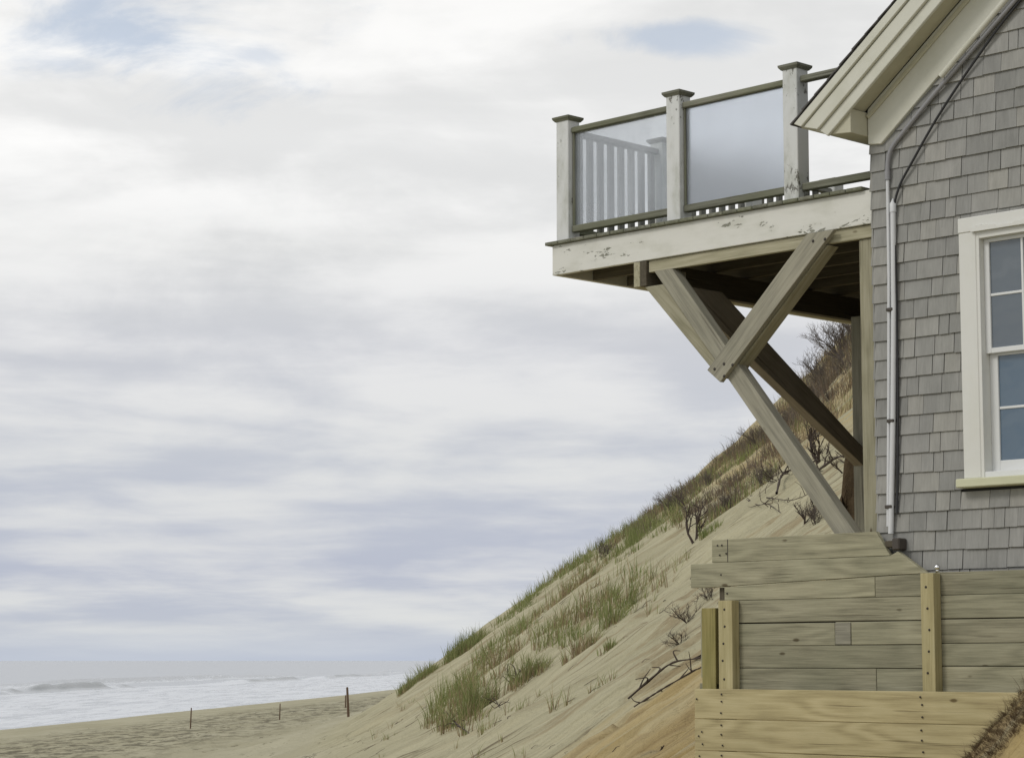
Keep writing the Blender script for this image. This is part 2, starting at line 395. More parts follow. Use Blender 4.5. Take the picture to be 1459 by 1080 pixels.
def water():
    n = N('sea_water'); v = n.n('TexCoord').outputs['Object']
    fo = n.n('Attribute', attribute_name='foam').outputs['Fac']
    off = n.n('Attribute', attribute_name='offshore').outputs['Fac']
    a = n.noise(n.vec('MULTIPLY', v, (.30, .05, 1)), 1., 7, .68, .6)
    b = n.noise(n.vec('MULTIPLY', v, (1.3, .2, 1)), 1., 5, .7, .4)
    f = n.math('ADD', n.math('MULTIPLY', a, .65), n.math('MULTIPLY', b, .35))
    fm = n.mrange(n.math('ADD', fo, n.math('MULTIPLY', n.math('SUBTRACT', f, .5), 2.1)), .38, .72)
    rip = n.math('ADD', n.noise(n.vec('MULTIPLY', v, (.9, .28, 1)), 1., 5, .6), n.noise(n.vec('MULTIPLY', v, (.12, .03, 1)), 1., 3, .5))
    nb = n.bump(rip, .5, .22)
    wt = n.princ(Base_Color=n.mix(n.mrange(fo, -.6, .1), (.20, .22, .235), (.39, .415, .45)), Roughness=.22, IOR=1.33, Normal=nb)
    fs = n.princ(Base_Color=n.mix(f, (.60, .63, .68), (.82, .835, .86)), Roughness=.9, Specular_IOR_Level=.1)
    return n.done(n.n('MixShader', {0: fm, 1: wt, 2: fs}).outputs[0])
M['sea'] = water()
def grassm(name, g1, g2, straw, bprob=.35):
    n = N(name)
    r = n.n('NewGeometry').outputs['Random Per Island']
    tip = n.n('Attribute', attribute_name='tip').outputs['Fac']
    dead = n.n('Attribute', attribute_name='dead').outputs['Fac']
    c = n.mix(r, g1, g2)
    d = n.mix(r, (.19, .13, .08), straw)
    m = n.mrange(n.math('ADD', dead, n.math('MULTIPLY', n.math('SUBTRACT', .35, tip), .8)), .38, .62)
    c = n.mix(m, c, d)
    s = n.princ(Base_Color=c, Roughness=.7, Specular_IOR_Level=.2)
    tr = n.n('BsdfTranslucent', {'Color': c})
    return n.done(n.n('MixShader', {0: .3, 1: s, 2: tr}).outputs[0])
M['grass'] = grassm('marram_grass', (.16, .195, .065), (.32, .34, .145), (.48, .39, .235))
M['scrub'] = grassm('grey_scrub', (.10, .09, .07), (.17, .15, .11), (.24, .20, .16))
M['dgrass'] = grassm('dry_dark_grass', (.05, .045, .025), (.10, .08, .045), (.18, .13, .08))

# ---------------------------------------------------------------- world, sun, camera
def world():
    n = N('World', True); SC.world = n.m
    d = n.n('TexCoord').outputs['Generated']
    s = n.n('SeparateXYZ', {0: d}); X, Y, Z = s.outputs
    Zp = n.math('MAXIMUM', Z, 0.)
    inv = n.math('DIVIDE', 1., n.math('ADD', Zp, .085))
    q = n.n('CombineXYZ', {0: n.math('MULTIPLY', X, inv), 1: n.math('MULTIPLY', Y, inv), 2: 0.}).outputs[0]
    qa = n.vec('MULTIPLY', q, (1., .8, 1.))
    big = n.noise(qa, .95, 6, .52, .15)
    mid = n.noise(n.vec('ADD', qa, (13.1, 4.2, 2)), 2.1, 8, .56, .25)
    wis = n.noise(n.vec('MULTIPLY', d, (5., 5., 40.)), 1., 5, .5, .6)
    # colour of the cloud deck by height above the horizon
    base = n.ramp(n.math('MULTIPLY', Zp, 2.), [(.0, (.50, .545, .64)), (.03, (.60, .625, .67)), (.075, (.56, .585, .655)), (.17, (.63, .65, .69)), (.27, (.69, .70, .73)), (.35, (.78, .785, .785)), (.44, (.90, .90, .895)), (.70, (.80, .80, .79)), (1., (.62, .63, .64))])
    f = n.math('ADD', n.math('MULTIPLY', n.math('SUBTRACT', big, .5), 1.3), n.math('MULTIPLY', n.math('SUBTRACT', mid, .5), .8))
    f = n.math('ADD', f, n.math('MULTIPLY', n.math('SUBTRACT', wis, .5), .8))
    lo = n.mix(n.mrange(Zp, .03, .2), (.87, .89, .94), (.88, .885, .89)); hi = n.mix(n.mrange(Zp, .03, .2), (1.22, 1.19, 1.10), (1.13, 1.125, 1.12))
    pf = n.math('MULTIPLY', n.math('SUBTRACT', n.noise(n.vec('MULTIPLY', d, (8., 8., 17.)), 1., 9, .56, .35), .5), n.mrange(Zp, .05, .16, .15, 1.3))
    f = n.math('ADD', n.math('MULTIPLY', f, n.mrange(Zp, .1, .22, 1., .7)), pf)
    amp = n.mrange(Zp, .0, .03, .15, 1.)
    f2 = n.math('ADD', n.math('MULTIPLY', n.math('MULTIPLY', f, amp), 1.9), .5)
    c = n.mix(1., base, n.mix(n.mrange(f2, 0., 1.), lo, hi), 'MULTIPLY')
    # gaps of blue high in the sky
    def gap(px, el, sx, sz, st):
        v = Vector((px, 1, el)).normalized()
        dd = n.n('VectorMath', {0: n.vec('MULTIPLY', d, (1/sx, 1/sx, 1/sz)), 1: (v.x/sx, v.y/sx, v.z/sz)}, operation='DISTANCE').outputs['Value']
        dd = n.math('ADD', dd, n.math('MULTIPLY', n.math('SUBTRACT', n.noise(n.vec('MULTIPLY', d, (13, 13, 30)), 1., 9, .62, .5), .5), 3.6))
        return n.math('MULTIPLY', n.mrange(dd, .15, 1.3, 1, 0), st)
    hole = gap(-.166, .278, .058, .024, .68)
    for a in [(-.196, .260, .026, .008, .5), (.066, .274, .034, .007, .55), (-.112, .266, .018, .006, .4)]:
        hole = n.math('MAXIMUM', hole, gap(*a))
    up_ = n.math('MULTIPLY', n.mrange(n.noise(qa, 1.4, 6), .60, .72), n.mrange(Z, .34, .5, 0, .8))
    hole = n.math('MAXIMUM', hole, up_)
    sky = n.n('TexSky', sky_type='NISHITA', sun_disc=False, sun_elevation=math.radians(42), sun_rotation=math.radians(-109), altitude=10.)
    blue = n.n('Background', {'Color': n.mix(.5, sky.outputs[0], (5.2, 6.1, 7.6)), 'Strength': .11})
    cl = n.n('Background', {'Color': c, 'Strength': 1.})
    n.done(n.n('MixShader', {0: hole, 1: cl, 2: blue}).outputs[0])
world()
sun = D.lights.new('sun', 'SUN'); sun.energy = 1.1; sun.angle = math.radians(16); sun.color = (1, .96, .9)
so = D.objects.new('sun', sun); COL.objects.link(so)
so.rotation_euler = Vector((-.80, -.42, .78)).to_track_quat('Z', 'Y').to_euler()
cam = D.cameras.new('camera'); co = D.objects.new('camera', cam); COL.objects.link(co)
cam.sensor_width = 36; cam.lens = 3310/1459*36; cam.clip_end = 80000; cam.clip_start = .1
co.location = (0, 0, ZE); co.rotation_euler = (math.radians(90+6.907), 0, 0)
SC.camera = co
SC.view_settings.view_transform = 'Standard'; SC.view_settings.look = 'None'; SC.view_settings.exposure = 0; SC.view_settings.gamma = 1
SC.render.engine = 'CYCLES'

# ---------------------------------------------------------------- ground, beach, sea
def terrain():
    ys = list(np.arange(-25, 10, 1.0)); y = 10.
    while y < 70: ys.append(y); y *= 1.0032
    while y < 1200: ys.append(y); y *= 1.012
    ys = np.array(ys)
    ss = np.concatenate([np.linspace(-2.5, -.36, 40)[:-1], np.linspace(-.36, -.13, 90)[:-1], np.linspace(-.13, .17, 420)[:-1], np.linspace(.17, .5, 60)[:-1], np.linspace(.5, 3, 30)])
    Yg, Sg = np.meshgrid(ys, ss, indexing='ij'); Xg = Sg*(Yg+40)*.8
    E = ground(Xg, Yg); s, b, w = slopes(Xg, Yg)
    nr, nc = Xg.shape; V = np.stack([Xg, Yg, E+ZE], -1).reshape(-1, 3)
    idx = np.arange(nr*nc).reshape(nr, nc)
    F = np.stack([idx[:-1, :-1], idx[:-1, 1:], idx[1:, 1:], idx[1:, :-1]], -1).reshape(-1, 4)
    m = (s-b); isb = (m[:-1, :-1] > -.3).reshape(-1)
    for name, sel in (('sand_bluff', isb), ('beach', ~isb)):
        f = F[sel]; u, invx = np.unique(f, return_inverse=True); invx = invx.reshape(f.shape)
        me = mesh_np(name, V[u], invx, True, {'inland': w.ravel()[u], 'upslope': m.ravel()[u]})
        o = link(name, me, None, M['sand']); tag(o, kind='structure')
terrain()
def sea():
    ys = [-60., 0., 20.]; y = 40.
    while y < 1500: ys.append(y); y *= 1.0055
    while y < 60000: ys.append(y); y *= 1.15
    ys = np.array(ys)
    ds = np.concatenate([np.arange(-6, 36, 1.), np.arange(36, 62, .3), np.arange(62, 110, .8), 110*1.09**np.arange(0, 76)])
    Yg, Dg = np.meshgrid(ys, ds, indexing='ij'); Xg = xw(Yg)-Dg
    crest = 45.5+3.5*(vn(Yg/55, 0, 61)-.5)*2
    seg = lambda a, b, h, w=6.: h*sm(a-w, a+w, Yg)*(1-sm(b-w, b+w, Yg))
    rag = vn(Yg/13., 0, 62)*.6+vn(Yg/4.5, 7, 67)*.4
    amp = (seg(210, 392, 1.35, 14)*(.25+.75*sm(.15, .75, rag))+seg(495, 570, 1.0, 10)*(.5+.6*rag)+seg(610, 720, .9, 12)*(.5+.6*rag)); t = Dg-crest
    prof = np.where(t < 0, np.exp(-(t/1.5)**2), np.exp(-(t/5.)**2))
    Z = amp*prof
    crest2 = 70+5*(vn(Yg/90, 0, 65)-.5)*2; amp2 = 1.1*sm(.4, .7, vn(Yg/70., 9, 66)); t2 = Dg-crest2
    Z = Z + amp2*np.where(t2 < 0, np.exp(-(t2/1.5)**2), np.exp(-(t2/6.)**2))
    Z = Z + .18*(fbm(Xg/9, Yg/28, 63, 3)-.5)*sm(3, 20, Dg)*(1-sm(1500, 4000, Yg))
    foam = .62*sm(-.5, 1, Dg)*(1-sm(-6, -1, t)) + 0
    foam = np.maximum(foam, .86*np.exp(-((t+2.6)/1.7)**2)*sm(.1, .5, amp))
    foam = np.maximum(foam, (.85-.75*sm(.35, .9, amp))*np.exp(-(t/6.)**2)*(t > -3))
    foam = np.maximum(foam, .62*np.exp(-((t-3.2)/2.2)**2)); foam = np.maximum(foam, .95*np.exp(-((t-.6)/.5)**2)*sm(.3, .9, amp)*vn(Yg/6., 4, 69))
    foam = np.maximum(foam, .6*np.exp(-((t2+3)/3)**2)*sm(.1, .5, amp2)) - 1.15*np.exp(-((t+1.)/1.0)**2)*sm(.3, .95, amp)*(.6+.5*vn(Yg/7., Dg*1.2, 68))
    nr, nc = Xg.shape; idx = np.arange(nr*nc).reshape(nr, nc)
    F = np.stack([idx[:-1, :-1], idx[1:, :-1], idx[1:, 1:], idx[:-1, 1:]], -1).reshape(-1, 4)
    me = mesh_np('ocean', np.stack([Xg, Yg, Z], -1).reshape(-1, 3), F, True, {'foam': foam.ravel(), 'offshore': Dg.ravel()})
    tag(link('ocean', me, None, M['sea']), kind='structure')
sea()

# ---------------------------------------------------------------- cottage
H = tag(root('shingled_cottage', .3), 'grey cedar shingled cottage gable end with cream rake trim above the plank wall', 'house')
SL = .783; RE = math.atan(SL)
def rake_front(r): return 3.601+SL*(r+.193)       # lower edge of the rake board
FR = lambda r: 3.531+.80*(r-.101)                  # lower edge of the frieze
win = (.722, 1.87, 1.14, 2.92)                     # outer casing
RT = 3.2
def siding():
    V = []; F = []
    def box(x0, x1, z0, z1, tb, tt, sk=0.):
        b = len(V)
        for x, z, t in ((x0, z0, tb), (x1, z0+sk, tb), (x1, z1, tt), (x0, z1, tt)): V.append((x, -t, z))
        for x, z in ((x0, z0), (x1, z0+sk), (x1, z1), (x0, z1)): V.append((x, .004, z))
        for q in ((0, 1, 2, 3), (4, 7, 6, 5), (0, 4, 5, 1), (1, 5, 6, 2), (3, 2, 6, 7), (0, 3, 7, 4)): F.append([b+k for k in q])
    ex = .1308; z = .60-ex*3
    R = random.Random(3); i = 0
    while z < 6.4:
        x = 0.0+R.uniform(-.002, .004); first = True
        while x < RT:
            wd = R.choice([.09, .11, .13, .15, .17, .19, .22])+R.uniform(-.015, .015)
            if first: wd = R.choice([.12, .2, .26])
            x1 = min(x+wd, RT)
            if z < FR(x1)+.15:
                z0 = z+R.uniform(-.0025, .0025); ztop = z+ex*1.5
                segs = [(x, x1)]
                if z+ex*.98 > win[2]-.03 and z < win[3]-.005:
                    segs = []
                    if x < win[0]: segs.append((x, min(x1, win[0]-.003)))
                    if x1 > win[1]: segs.append((max(x, win[1]+.003), x1))
                    if z < win[3]-.005 < z+ex*.95 and x1 > win[0] and x < win[1]:
                        i0, i1 = max(x, win[0]), min(x1, win[1])
                        if i1-i0 > .01: box(i0, i1-.003, win[3]+.002, z+ex*1.5, .017, .004)
                        segs = ([(x, win[0]-.001)] if x < win[0]-.01 else [])+([(win[1]+.001, x1)] if x1 > win[1]+.01 else [])
                    if z < win[2]-.04 < z+ex*.98 and x1 > win[0] and x < win[1]: segs = [(x, x1)]; ztop = win[2]-.035
                for a, b in segs:
                    if b-a > .012:
                        zt = ztop
                        if z < win[2] < zt and b > win[0] and a < win[1]: zt = win[2]-.035
                        box(a, b-R.uniform(.002, .007), z0, zt, .023+R.uniform(-.003, .004), .004, R.uniform(-.002, .002))
            first = False; x = x1
        z += ex*R.uniform(.99, 1.01); i += 1
    me = mesh_np('shingle_siding', V, F)
    child('shingle_siding', me, H, Matrix.Translation((0, -.004, 0)), M['shingle'])
siding()
# wall body (gable wall with an opening for the window, and the seaward wall)
def wall_body():
    bm = bmesh.new()
    ys = (0.0, .14)
    def q(r0, r1, f0, f1, y0=0.0, y1=.14):
        vs = [(r0, y0, f0[0]), (r1, y0, f0[1]), (r1, y0, f1[1]), (r0, y0, f1[0])]
        a = [bm.verts.new(v) for v in vs]; b = [bm.verts.new((v[0], y1, v[2])) for v in vs]
        bm.faces.new(a); bm.faces.new(b[::-1])
        for i in range(4): bm.faces.new((a[i], b[i], b[(i+1) % 4], a[(i+1) % 4]))
    top = lambda r: 3.62+SL*r
    q(.001, win[0]+.06, (-.3, -.3), (top(0), top(win[0]+.06)))
    q(win[0]+.06, win[1]-.06, (-.3, -.3), (win[2]+.04, win[2]+.04))
    q(win[0]+.06, win[1]-.06, (win[3]-.04, win[3]-.04), (top(win[0]+.06), top(win[1]-.06)))
    q(win[1]-.06, 4.2, (-.3, -.3), (top(win[1]-.06), top(4.2)))
    q(4.2, 8.4, (-.3, -.3), (top(4.2), top(0)))
    q(.001, .14, (-.3, -.3), (3.62, 3.62), .14, 8.)
    q(8.26, 8.4, (-.3, -.3), (3.62, 3.62), .14, 8.)
    bmesh.ops.recalc_face_normals(bm, faces=bm.faces)
    me = D.meshes.new('wall'); bm.to_mesh(me); bm.free()
    child('wall', me, H, Matrix(), M['backing'])
wall_body()
# roof slab pieces
def roofslab():
    V = []; F = []
    e0 = lambda r: 3.728+SL*(r+.456)
    ca, sa = math.cos(RE), math.sin(RE)
    V0 = [(-.47, e0(-.47)), (4.2, e0(4.2)), (8.9, e0(-.50)), (8.9, e0(-.50)+.02), (4.2, e0(4.2)+.03), (-.47, e0(-.47)+.02)]
    n = len(V0)
    V = [(a, -.285, e) for a, e in V0]+[(a, 8.3, e) for a, e in V0]
    me = D.meshes.new('roof')
    me.from_pydata(V, [], [tuple(range(n)), tuple(range(2*n-1, n-1, -1))]+[(i, i+n, (i+1) % n+n, (i+1) % n) for i in range(n)])
    rf = child('roof', me, H, Matrix(), M['roof'])
    # courses of roof shingles with butts showing along the rake
    V = []; F = []; R = random.Random(5); L = 0.
    U = Vector((ca, 0, sa)); W = Vector((-sa, 0, ca)); O = Vector((-.485, 0, e0(-.485)+.012))
    while L < 5.9:
        y = -.30+R.uniform(-.01, .01)
        while y < 8.3:
            wd = R.uniform(.12, .3); y1 = min(y+wd, 8.3); b = len(V)
            for yy in (y, y1-.004):
                for l, t in ((L, 0.0), (L+.22, 0.0), (L+.22, .004), (L, .013)): V.append(O+U*l+W*t+Vector((0, yy, 0)))
            for q in ((0, 3, 2, 1), (4, 5, 6, 7), (0, 4, 7, 3), (1, 2, 6, 5), (3, 7, 6, 2), (0, 1, 5, 4)): F.append([b+k for k in q])
            y = y1
        L += .14
    me = mesh_np('roof_shingles', V, F); child('roof_shingle', me, rf, Matrix(), M['roof'])
roofslab()
def rake(name, a, b, y0, y1, mat, parent=H, rend=4.4, bevel=.004):
    """strip along the rake between perpendicular-ish edges a and b (lower tip points)"""
    (ra, ea), (rb, eb) = a, b
    return prism(name, [(ra, ea), (rb, eb), (rend+rb, eb+SL*rend), (rend+ra, ea+SL*rend)], y0, y1, mat, parent, ang=RE, bevel=bevel)
rk = rake('rake_board', (-.262, 3.652), (-.193, 3.601), -.262, -.235, M['trim'])
rake('fascia_backer', (-.43, 3.712), (-.215, 3.618), -.235, -.20, M['trim'])
rake('crown_moulding', (-.385, 3.690), (-.262, 3.655), -.285, -.237, M['trim'])
rake('crown_fillet', (-.455, 3.722), (-.392, 3.692), -.302, -.237, M['trim'])
# soffit: horizontal across b from the rake board to the wall
rake('soffit', (-.232, 3.662), (-.200, 3.640), -.2345, -.0485, M['soffit'])
# eave: boxed soffit running back along the sea side
prism('eave_soffit', [(-.44, 3.70), (-.19, 3.615), (-.012, 3.60), (-.012, 3.77), (-.19, 3.70), (-.44, 3.735)], -.2343, 8.2, M['soffit'], H, ang=0)
# frieze board, plumb cut at the corner
prism('frieze_board', [(-.006, 3.545), (.101, 3.531), (.101+4.1, 3.531+SL*4.1+.07), (.01+4.1, 3.79+SL*4.1), (-.006, 3.79)], -.048, -.012, M['trim'], H, ang=RE, bevel=.004)
rake('bed_moulding', (-.012, 3.742), (.012, 3.722), -.066, -.0495, M['soffit'])

# window
wn = rect('window', win[0]+.05, win[1]-.05, 1.30, 2.80, .06, .075, M['backing'], H, bevel=0)
C = -.052
rect('casing', win[0], win[0]+.135, 1.185, 2.92-.10, C, -.006, M['wtrim'], wn, bevel=.005)
rect('casing', win[1]-.135, win[1], 1.185, 2.92-.10, C, -.006, M['wtrim'], wn, bevel=.005)
rect('head_casing', win[0]-.002, win[1]+.002, 2.82, 2.92, C-.004, -.006, M['wtrim'], wn, bevel=.005)
# the head drip, its paint curling away
def drip():
    R = random.Random(9); top = []; n = 70
    for i in range(n+1):
        r = win[0]+.11+(win[1]-win[0]-.22)*i/n; top.append((r, 2.842+.010*math.sin(i*.23)+R.uniform(-.006, .008)))
    prism('head_drip', [(win[0]+.11, 2.815), (win[1]-.11, 2.815)]+top[::-1], C-.022, C-.0045, M['wtrim'], wn, bevel=0)
drip()
rect('sill', win[0]-.03, win[1]+.03, 1.125, 1.183, C-.055, .02, paint('sill_paint', (.60, .60, .42), (.30, .29, .18), .70, 9, .4, gcol=(.42, .42, .26)), wn, bevel=.006)
il, ir = win[0]+.135, win[1]-.135
rect('jamb', il-.004, il+.022, 1.183, 2.82, C+.006, .10, M['wtrim'], wn, bevel=.002)
rect('jamb', ir-.022, ir+.004, 1.183, 2.82, C+.006, .10, M['wtrim'], wn, bevel=.002)
rect('head_jamb', il+.022, ir-.022, 2.77, 2.824, C+.006, .10, M['wtrim'], wn, bevel=.002)
rect('stool', il+.022, ir-.022, 1.183, 1.225, C+.01, .10, M['sash'], wn, bevel=.003)
def sash(x0, x1, z0, z1, y0, fr, bot, top, vm, hm, pane_l):
    s = rect('sash', x0, x0+fr, z0, z1, y0, y0+.035, M['sash'], wn, bevel=.003)
    rect('stile', x1-fr, x1, z0, z1, y0, y0+.035, M['sash'], wn, bevel=.003)
    rect('rail', x0+fr, x1-fr, z0, z0+bot, y0, y0+.035, M['sash'], wn, bevel=.003)
    rect('rail', x0+fr, x1-fr, z1-top, z1, y0, y0+.035, M['sash'], wn, bevel=.003)
    a, b = x0+fr, x1-fr; c, d = z0+bot, z1-top
    for i in range(1, vm+1):
        r = a+(b-a)*i/(vm+1); rect('muntin', r-.009, r+.009, c, d, y0+.004, y0+.024, M['sash'], wn, bevel=.003)
    for i in range(1, hm+1):
        z = c+(d-c)*i/(hm+1); rect('muntin', a, b, z-.009, z+.009, y0+.0065, y0+.0225, M['sash'], wn, bevel=.003)
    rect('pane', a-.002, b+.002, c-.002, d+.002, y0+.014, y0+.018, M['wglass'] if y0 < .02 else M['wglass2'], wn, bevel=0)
sash(il+.022, ir-.022, 2.005, 2.77, .005, .042, .035, .025, 2, 1, 0)
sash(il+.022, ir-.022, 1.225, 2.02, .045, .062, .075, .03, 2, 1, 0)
prism('room_dark_sheet', [(il, 1.2), (ir, 1.2), (ir, 2.8), (il, 2.8)], .115, .12, plain('dim_room', (.04, .045, .05)), wn, bevel=0)  # added dark sheet, the dimness of the room painted as its colour

# conduits and cables
Cb = -.045
tube('conduit', [(.152, Cb, 3.30), (.148, Cb, 2.6), (.128, Cb, 1.8), (.100, Cb, .90)], .0125, M['pvcg'] if 0 else M['pvc'], H)
tube('conduit', [(.192, Cb, 3.09), (.186, Cb-.004, 2.4), (.160, Cb-.004, 1.6), (.124, Cb-.004, .85)], .019, M['pvc'], H)
tube('conduit_coupling', [(.1921, Cb, 3.04), (.192, Cb, 3.10), (.192, Cb, 3.115), (.192, Cb, 3.135)], [.023, .023, .012, .004], M['pvc'], H)
tube('sweep_conduit', spline([(.152, Cb, 3.31), (.158, Cb, 3.40), (.19, Cb, 3.485), (.30, Cb, 3.59), (.628, Cb-.005, 3.86), (1.272, Cb-.01, 4.36), (2.6, Cb-.01, 5.40)]), .0165, M['pvcg'], H)
tube('conduit_coupling', [(.152, Cb, 3.27), (.152, Cb, 3.335)], .020, M['pvcg'], H)
tube('short_conduit', [(.632, Cb-.035, 3.905), (1.142, Cb-.035, 4.315), (2.5, Cb-.035, 5.40)], .021, M['trim'], H)
tube('dark_cable', spline([(.170, Cb+.008, .98), (.195, Cb+.005, 1.7), (.205, Cb, 2.6), (.197, Cb, 3.02), (.243, Cb, 3.20), (.356, Cb, 3.362), (.60, Cb, 3.67), (.941, Cb, 4.03), (1.27, Cb, 4.33), (2.5, Cb, 5.35)]), .0085, M['cable'], H)
for z, x in ((1.60, .148), (1.02, .118), (2.36, .16)):
    rect('pipe_strap', x-.028, x+.028, z, z+.022, Cb-.026, Cb+.03, M['iron'], H, bevel=.004, ang=0)
rect('outlet_box', .175, .235, .735, .815, -.115, -.02, M['iron'], H, bevel=.008)
rect('pipe_stub', .10, .175, .755, .80, -.09, -.04, M['dark'], H, bevel=.006, ang=0)
# corner board strip of shingle ends along the seaward corner
def corner():
    V = []; F = []; R = random.Random(8); z = .21
    while z < 3.6:
        b = len(V); t = .02+R.uniform(-.004, .004)
        for y in (-.02, .03):
            for x, zz in ((0, z), (-t, z), (-.008, z+.128), (0, z+.128)): V.append((x, y, zz))
        for q in ((0, 1, 2, 3), (4, 7, 6, 5), (0, 4, 5, 1), (1, 5, 6, 2), (2, 6, 7, 3), (0, 3, 7, 4)): F.append([b+k for k in q])
        z += .1308
    child('corner_shingle', mesh_np('corner_shingle', V, F), H, Matrix.Translation((0, 0, 0)), M['shingle'])
corner()

# ---------------------------------------------------------------- deck
K = tag(root('cantilevered_deck', -.2), 'weathered wooden deck jutting from the cottage corner toward the sea on diagonal braces', 'deck')
LD = 5.9; RL = -3.117
rect('fascia_board', RL, -.004, 3.0, 3.237, .0, .038, M['fascia'], K, ang=0)
prism('end_fascia', [(.04, 3.0), (LD, 3.0), (LD, 3.237), (.04, 3.237)], RL, RL+.038, M['fascia'], K, axis='r', ang=0)
# decking boards running along the sea side
R0 = random.Random(2); r = RL-.05; k = 0
while r < -.16:
    prism('deck_board', [(-.035, 3.2385), (LD, 3.2385), (LD, 3.264), (-.035, 3.264)], r, r+.136, M['rail'], K, axis='r', ang=0, bevel=.004)
    r += .1405
# joists
for j in range(1, 15):
    y = .04+j*.40
    if y > LD: break
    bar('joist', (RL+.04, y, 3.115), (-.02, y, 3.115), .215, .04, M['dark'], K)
# beams that run back under the joists
prism('cross_beam', [(.0, 2.806), (LD, 2.806), (LD, 2.996), (.0, 2.996)], -2.253, -2.19, M['beamy'], K, axis='r', ang=0)
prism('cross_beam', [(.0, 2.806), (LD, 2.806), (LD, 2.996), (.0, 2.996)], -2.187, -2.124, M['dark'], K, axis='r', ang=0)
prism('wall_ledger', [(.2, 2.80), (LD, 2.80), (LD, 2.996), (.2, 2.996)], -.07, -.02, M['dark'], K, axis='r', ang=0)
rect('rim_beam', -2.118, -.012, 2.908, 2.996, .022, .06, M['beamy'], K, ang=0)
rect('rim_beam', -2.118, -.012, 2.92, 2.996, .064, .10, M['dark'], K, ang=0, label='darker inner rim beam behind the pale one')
# support posts
rect('support_post', -.165, -.052, .55, 2.906, .04, .14, M['beamy'], K)
rect('support_post', -2.0, -1.88, -.8, 2.80, 2.36, 2.48, M['brace'], K, label='far shaded post under the seaward beam')
rect('hanger_block', -2.02, -1.90, 2.74, 2.905, .105, .20, M['brace'], K)
# main brace (two planks) and the crossing brace
def brace(name, p0, p1, w, y0, y1, mat, c0=None, c1=None):
    a = math.atan2(p1[1]-p0[1], p1[0]-p0[0]); nx, nz = -math.sin(a), math.cos(a)
    pts = [(p0[0]-nx*w/2, p0[1]-nz*w/2), (p1[0]-nx*w/2, p1[1]-nz*w/2), (p1[0]+nx*w/2, p1[1]+nz*w/2), (p0[0]+nx*w/2, p0[1]+nz*w/2)]
    if c0: pts = c0(pts)
    return prism(name, pts, y0, y1, mat, K, ang=a)
# outlines measured on the brace plane: square top against the beam, level bottom
prism('diagonal_brace', [(-2.045, 2.905), (-1.87, 2.905), (-.16, .80), (-.335, .80)], .002, .10, M['brace'], K, ang=math.atan2(-2.105, 1.66))
prism('diagonal_brace', [(-2.15, 2.80), (-1.965, 2.80), (-1.34, 2.03), (-1.435, 2.055)], .012, .06, M['beamy'], K, ang=math.atan2(-.73, .77))
prism('cross_brace', [(-.556, 2.990), (-1.493, 2.105), (-1.370, 2.005), (-.315, 2.990)], -.045, -.003, M['brace'], K, ang=math.atan2(.95, 1.0))
prism('cross_brace', [(-.65, 2.90), (-1.38, 2.205), (-1.28, 2.085), (-.41, 2.90)], .015, .135, M['beamy'], K, ang=math.atan2(.95, 1.0))
# knee brace from the far post forward to the beam
prism('knee_brace', [(2.40, 1.55), (2.36, 1.72), (.62, 2.80), (.20, 2.80), (.10, 2.78)], -1.995, -1.90, M['knee'], K, axis='r', ang=math.atan2(-1.1, 1.9))
# railings
def rpost(r, b, mat=None, top=4.235):
    p = rect('railing_post', r-.066, r+.066, 3.265, top, b-.066, b+.066, mat or M['white'], K, bevel=.005)
    V = [(r+sx*w, b+sy*w, z) for w, z in ((.072, top-.008), (.088, top+.012), (.09, top+.028), (.012, top+.046)) for sx, sy in ((-1, -1), (1, -1), (1, 1), (-1, 1))]
    F = [(0, 3, 2, 1)]+[(4*i+j, 4*i+(j+1) % 4, 4*i+4+(j+1) % 4, 4*i+4+j) for i in range(3) for j in range(4)]+[(12, 13, 14, 15)]
    me = mesh_np('x', V, [f for f in F]); me.name = 'post_cap'
    child('post_cap', me, p, Matrix(), M['rail']); return p
YB = .09
NP = [-3.03, -1.868, -.745]
for r in NP: rpost(r, YB)
bs = [1.20, 2.35, 3.50, 4.65, 5.75]
for b in bs: rpost(-3.03, b)
rect('railing_post', -.115, -.045, 3.265, 4.1, .14, .21, M['balus'], K, label='slim grey post beside the house corner')
for a, b in ((-2.962, -1.936), (-1.80, -.813), (-.677, -.02)):
    rect('top_rail', a, b, 4.128, 4.172, YB-.035, YB+.035, M['rail'], K, ang=0, bevel=.006)
    rect('bottom_rail', a, b, 3.333, 3.385, YB-.03, YB+.03, M['rail'], K, ang=0, bevel=.005)
rect('glass_panel', -2.945, -1.95, 3.387, 4.126, YB-.004, YB+.004, M['glass1'], K, bevel=0, ang=0, label='salt-filmed clear glass panel')
rect('glass_panel', -1.785, -.83, 3.387, 4.126, YB-.004, YB+.004, M['glass2'], K, bevel=0, ang=0, label='frosted bluish glass panel')
for a, b in ((-2.962, -2.945), (-1.95, -1.936), (-1.80, -1.785), (-.83, -.813)):
    rect('glass_stop', a, b, 3.387, 4.126, YB-.02, YB+.02, M['rail'], K)
prev = YB
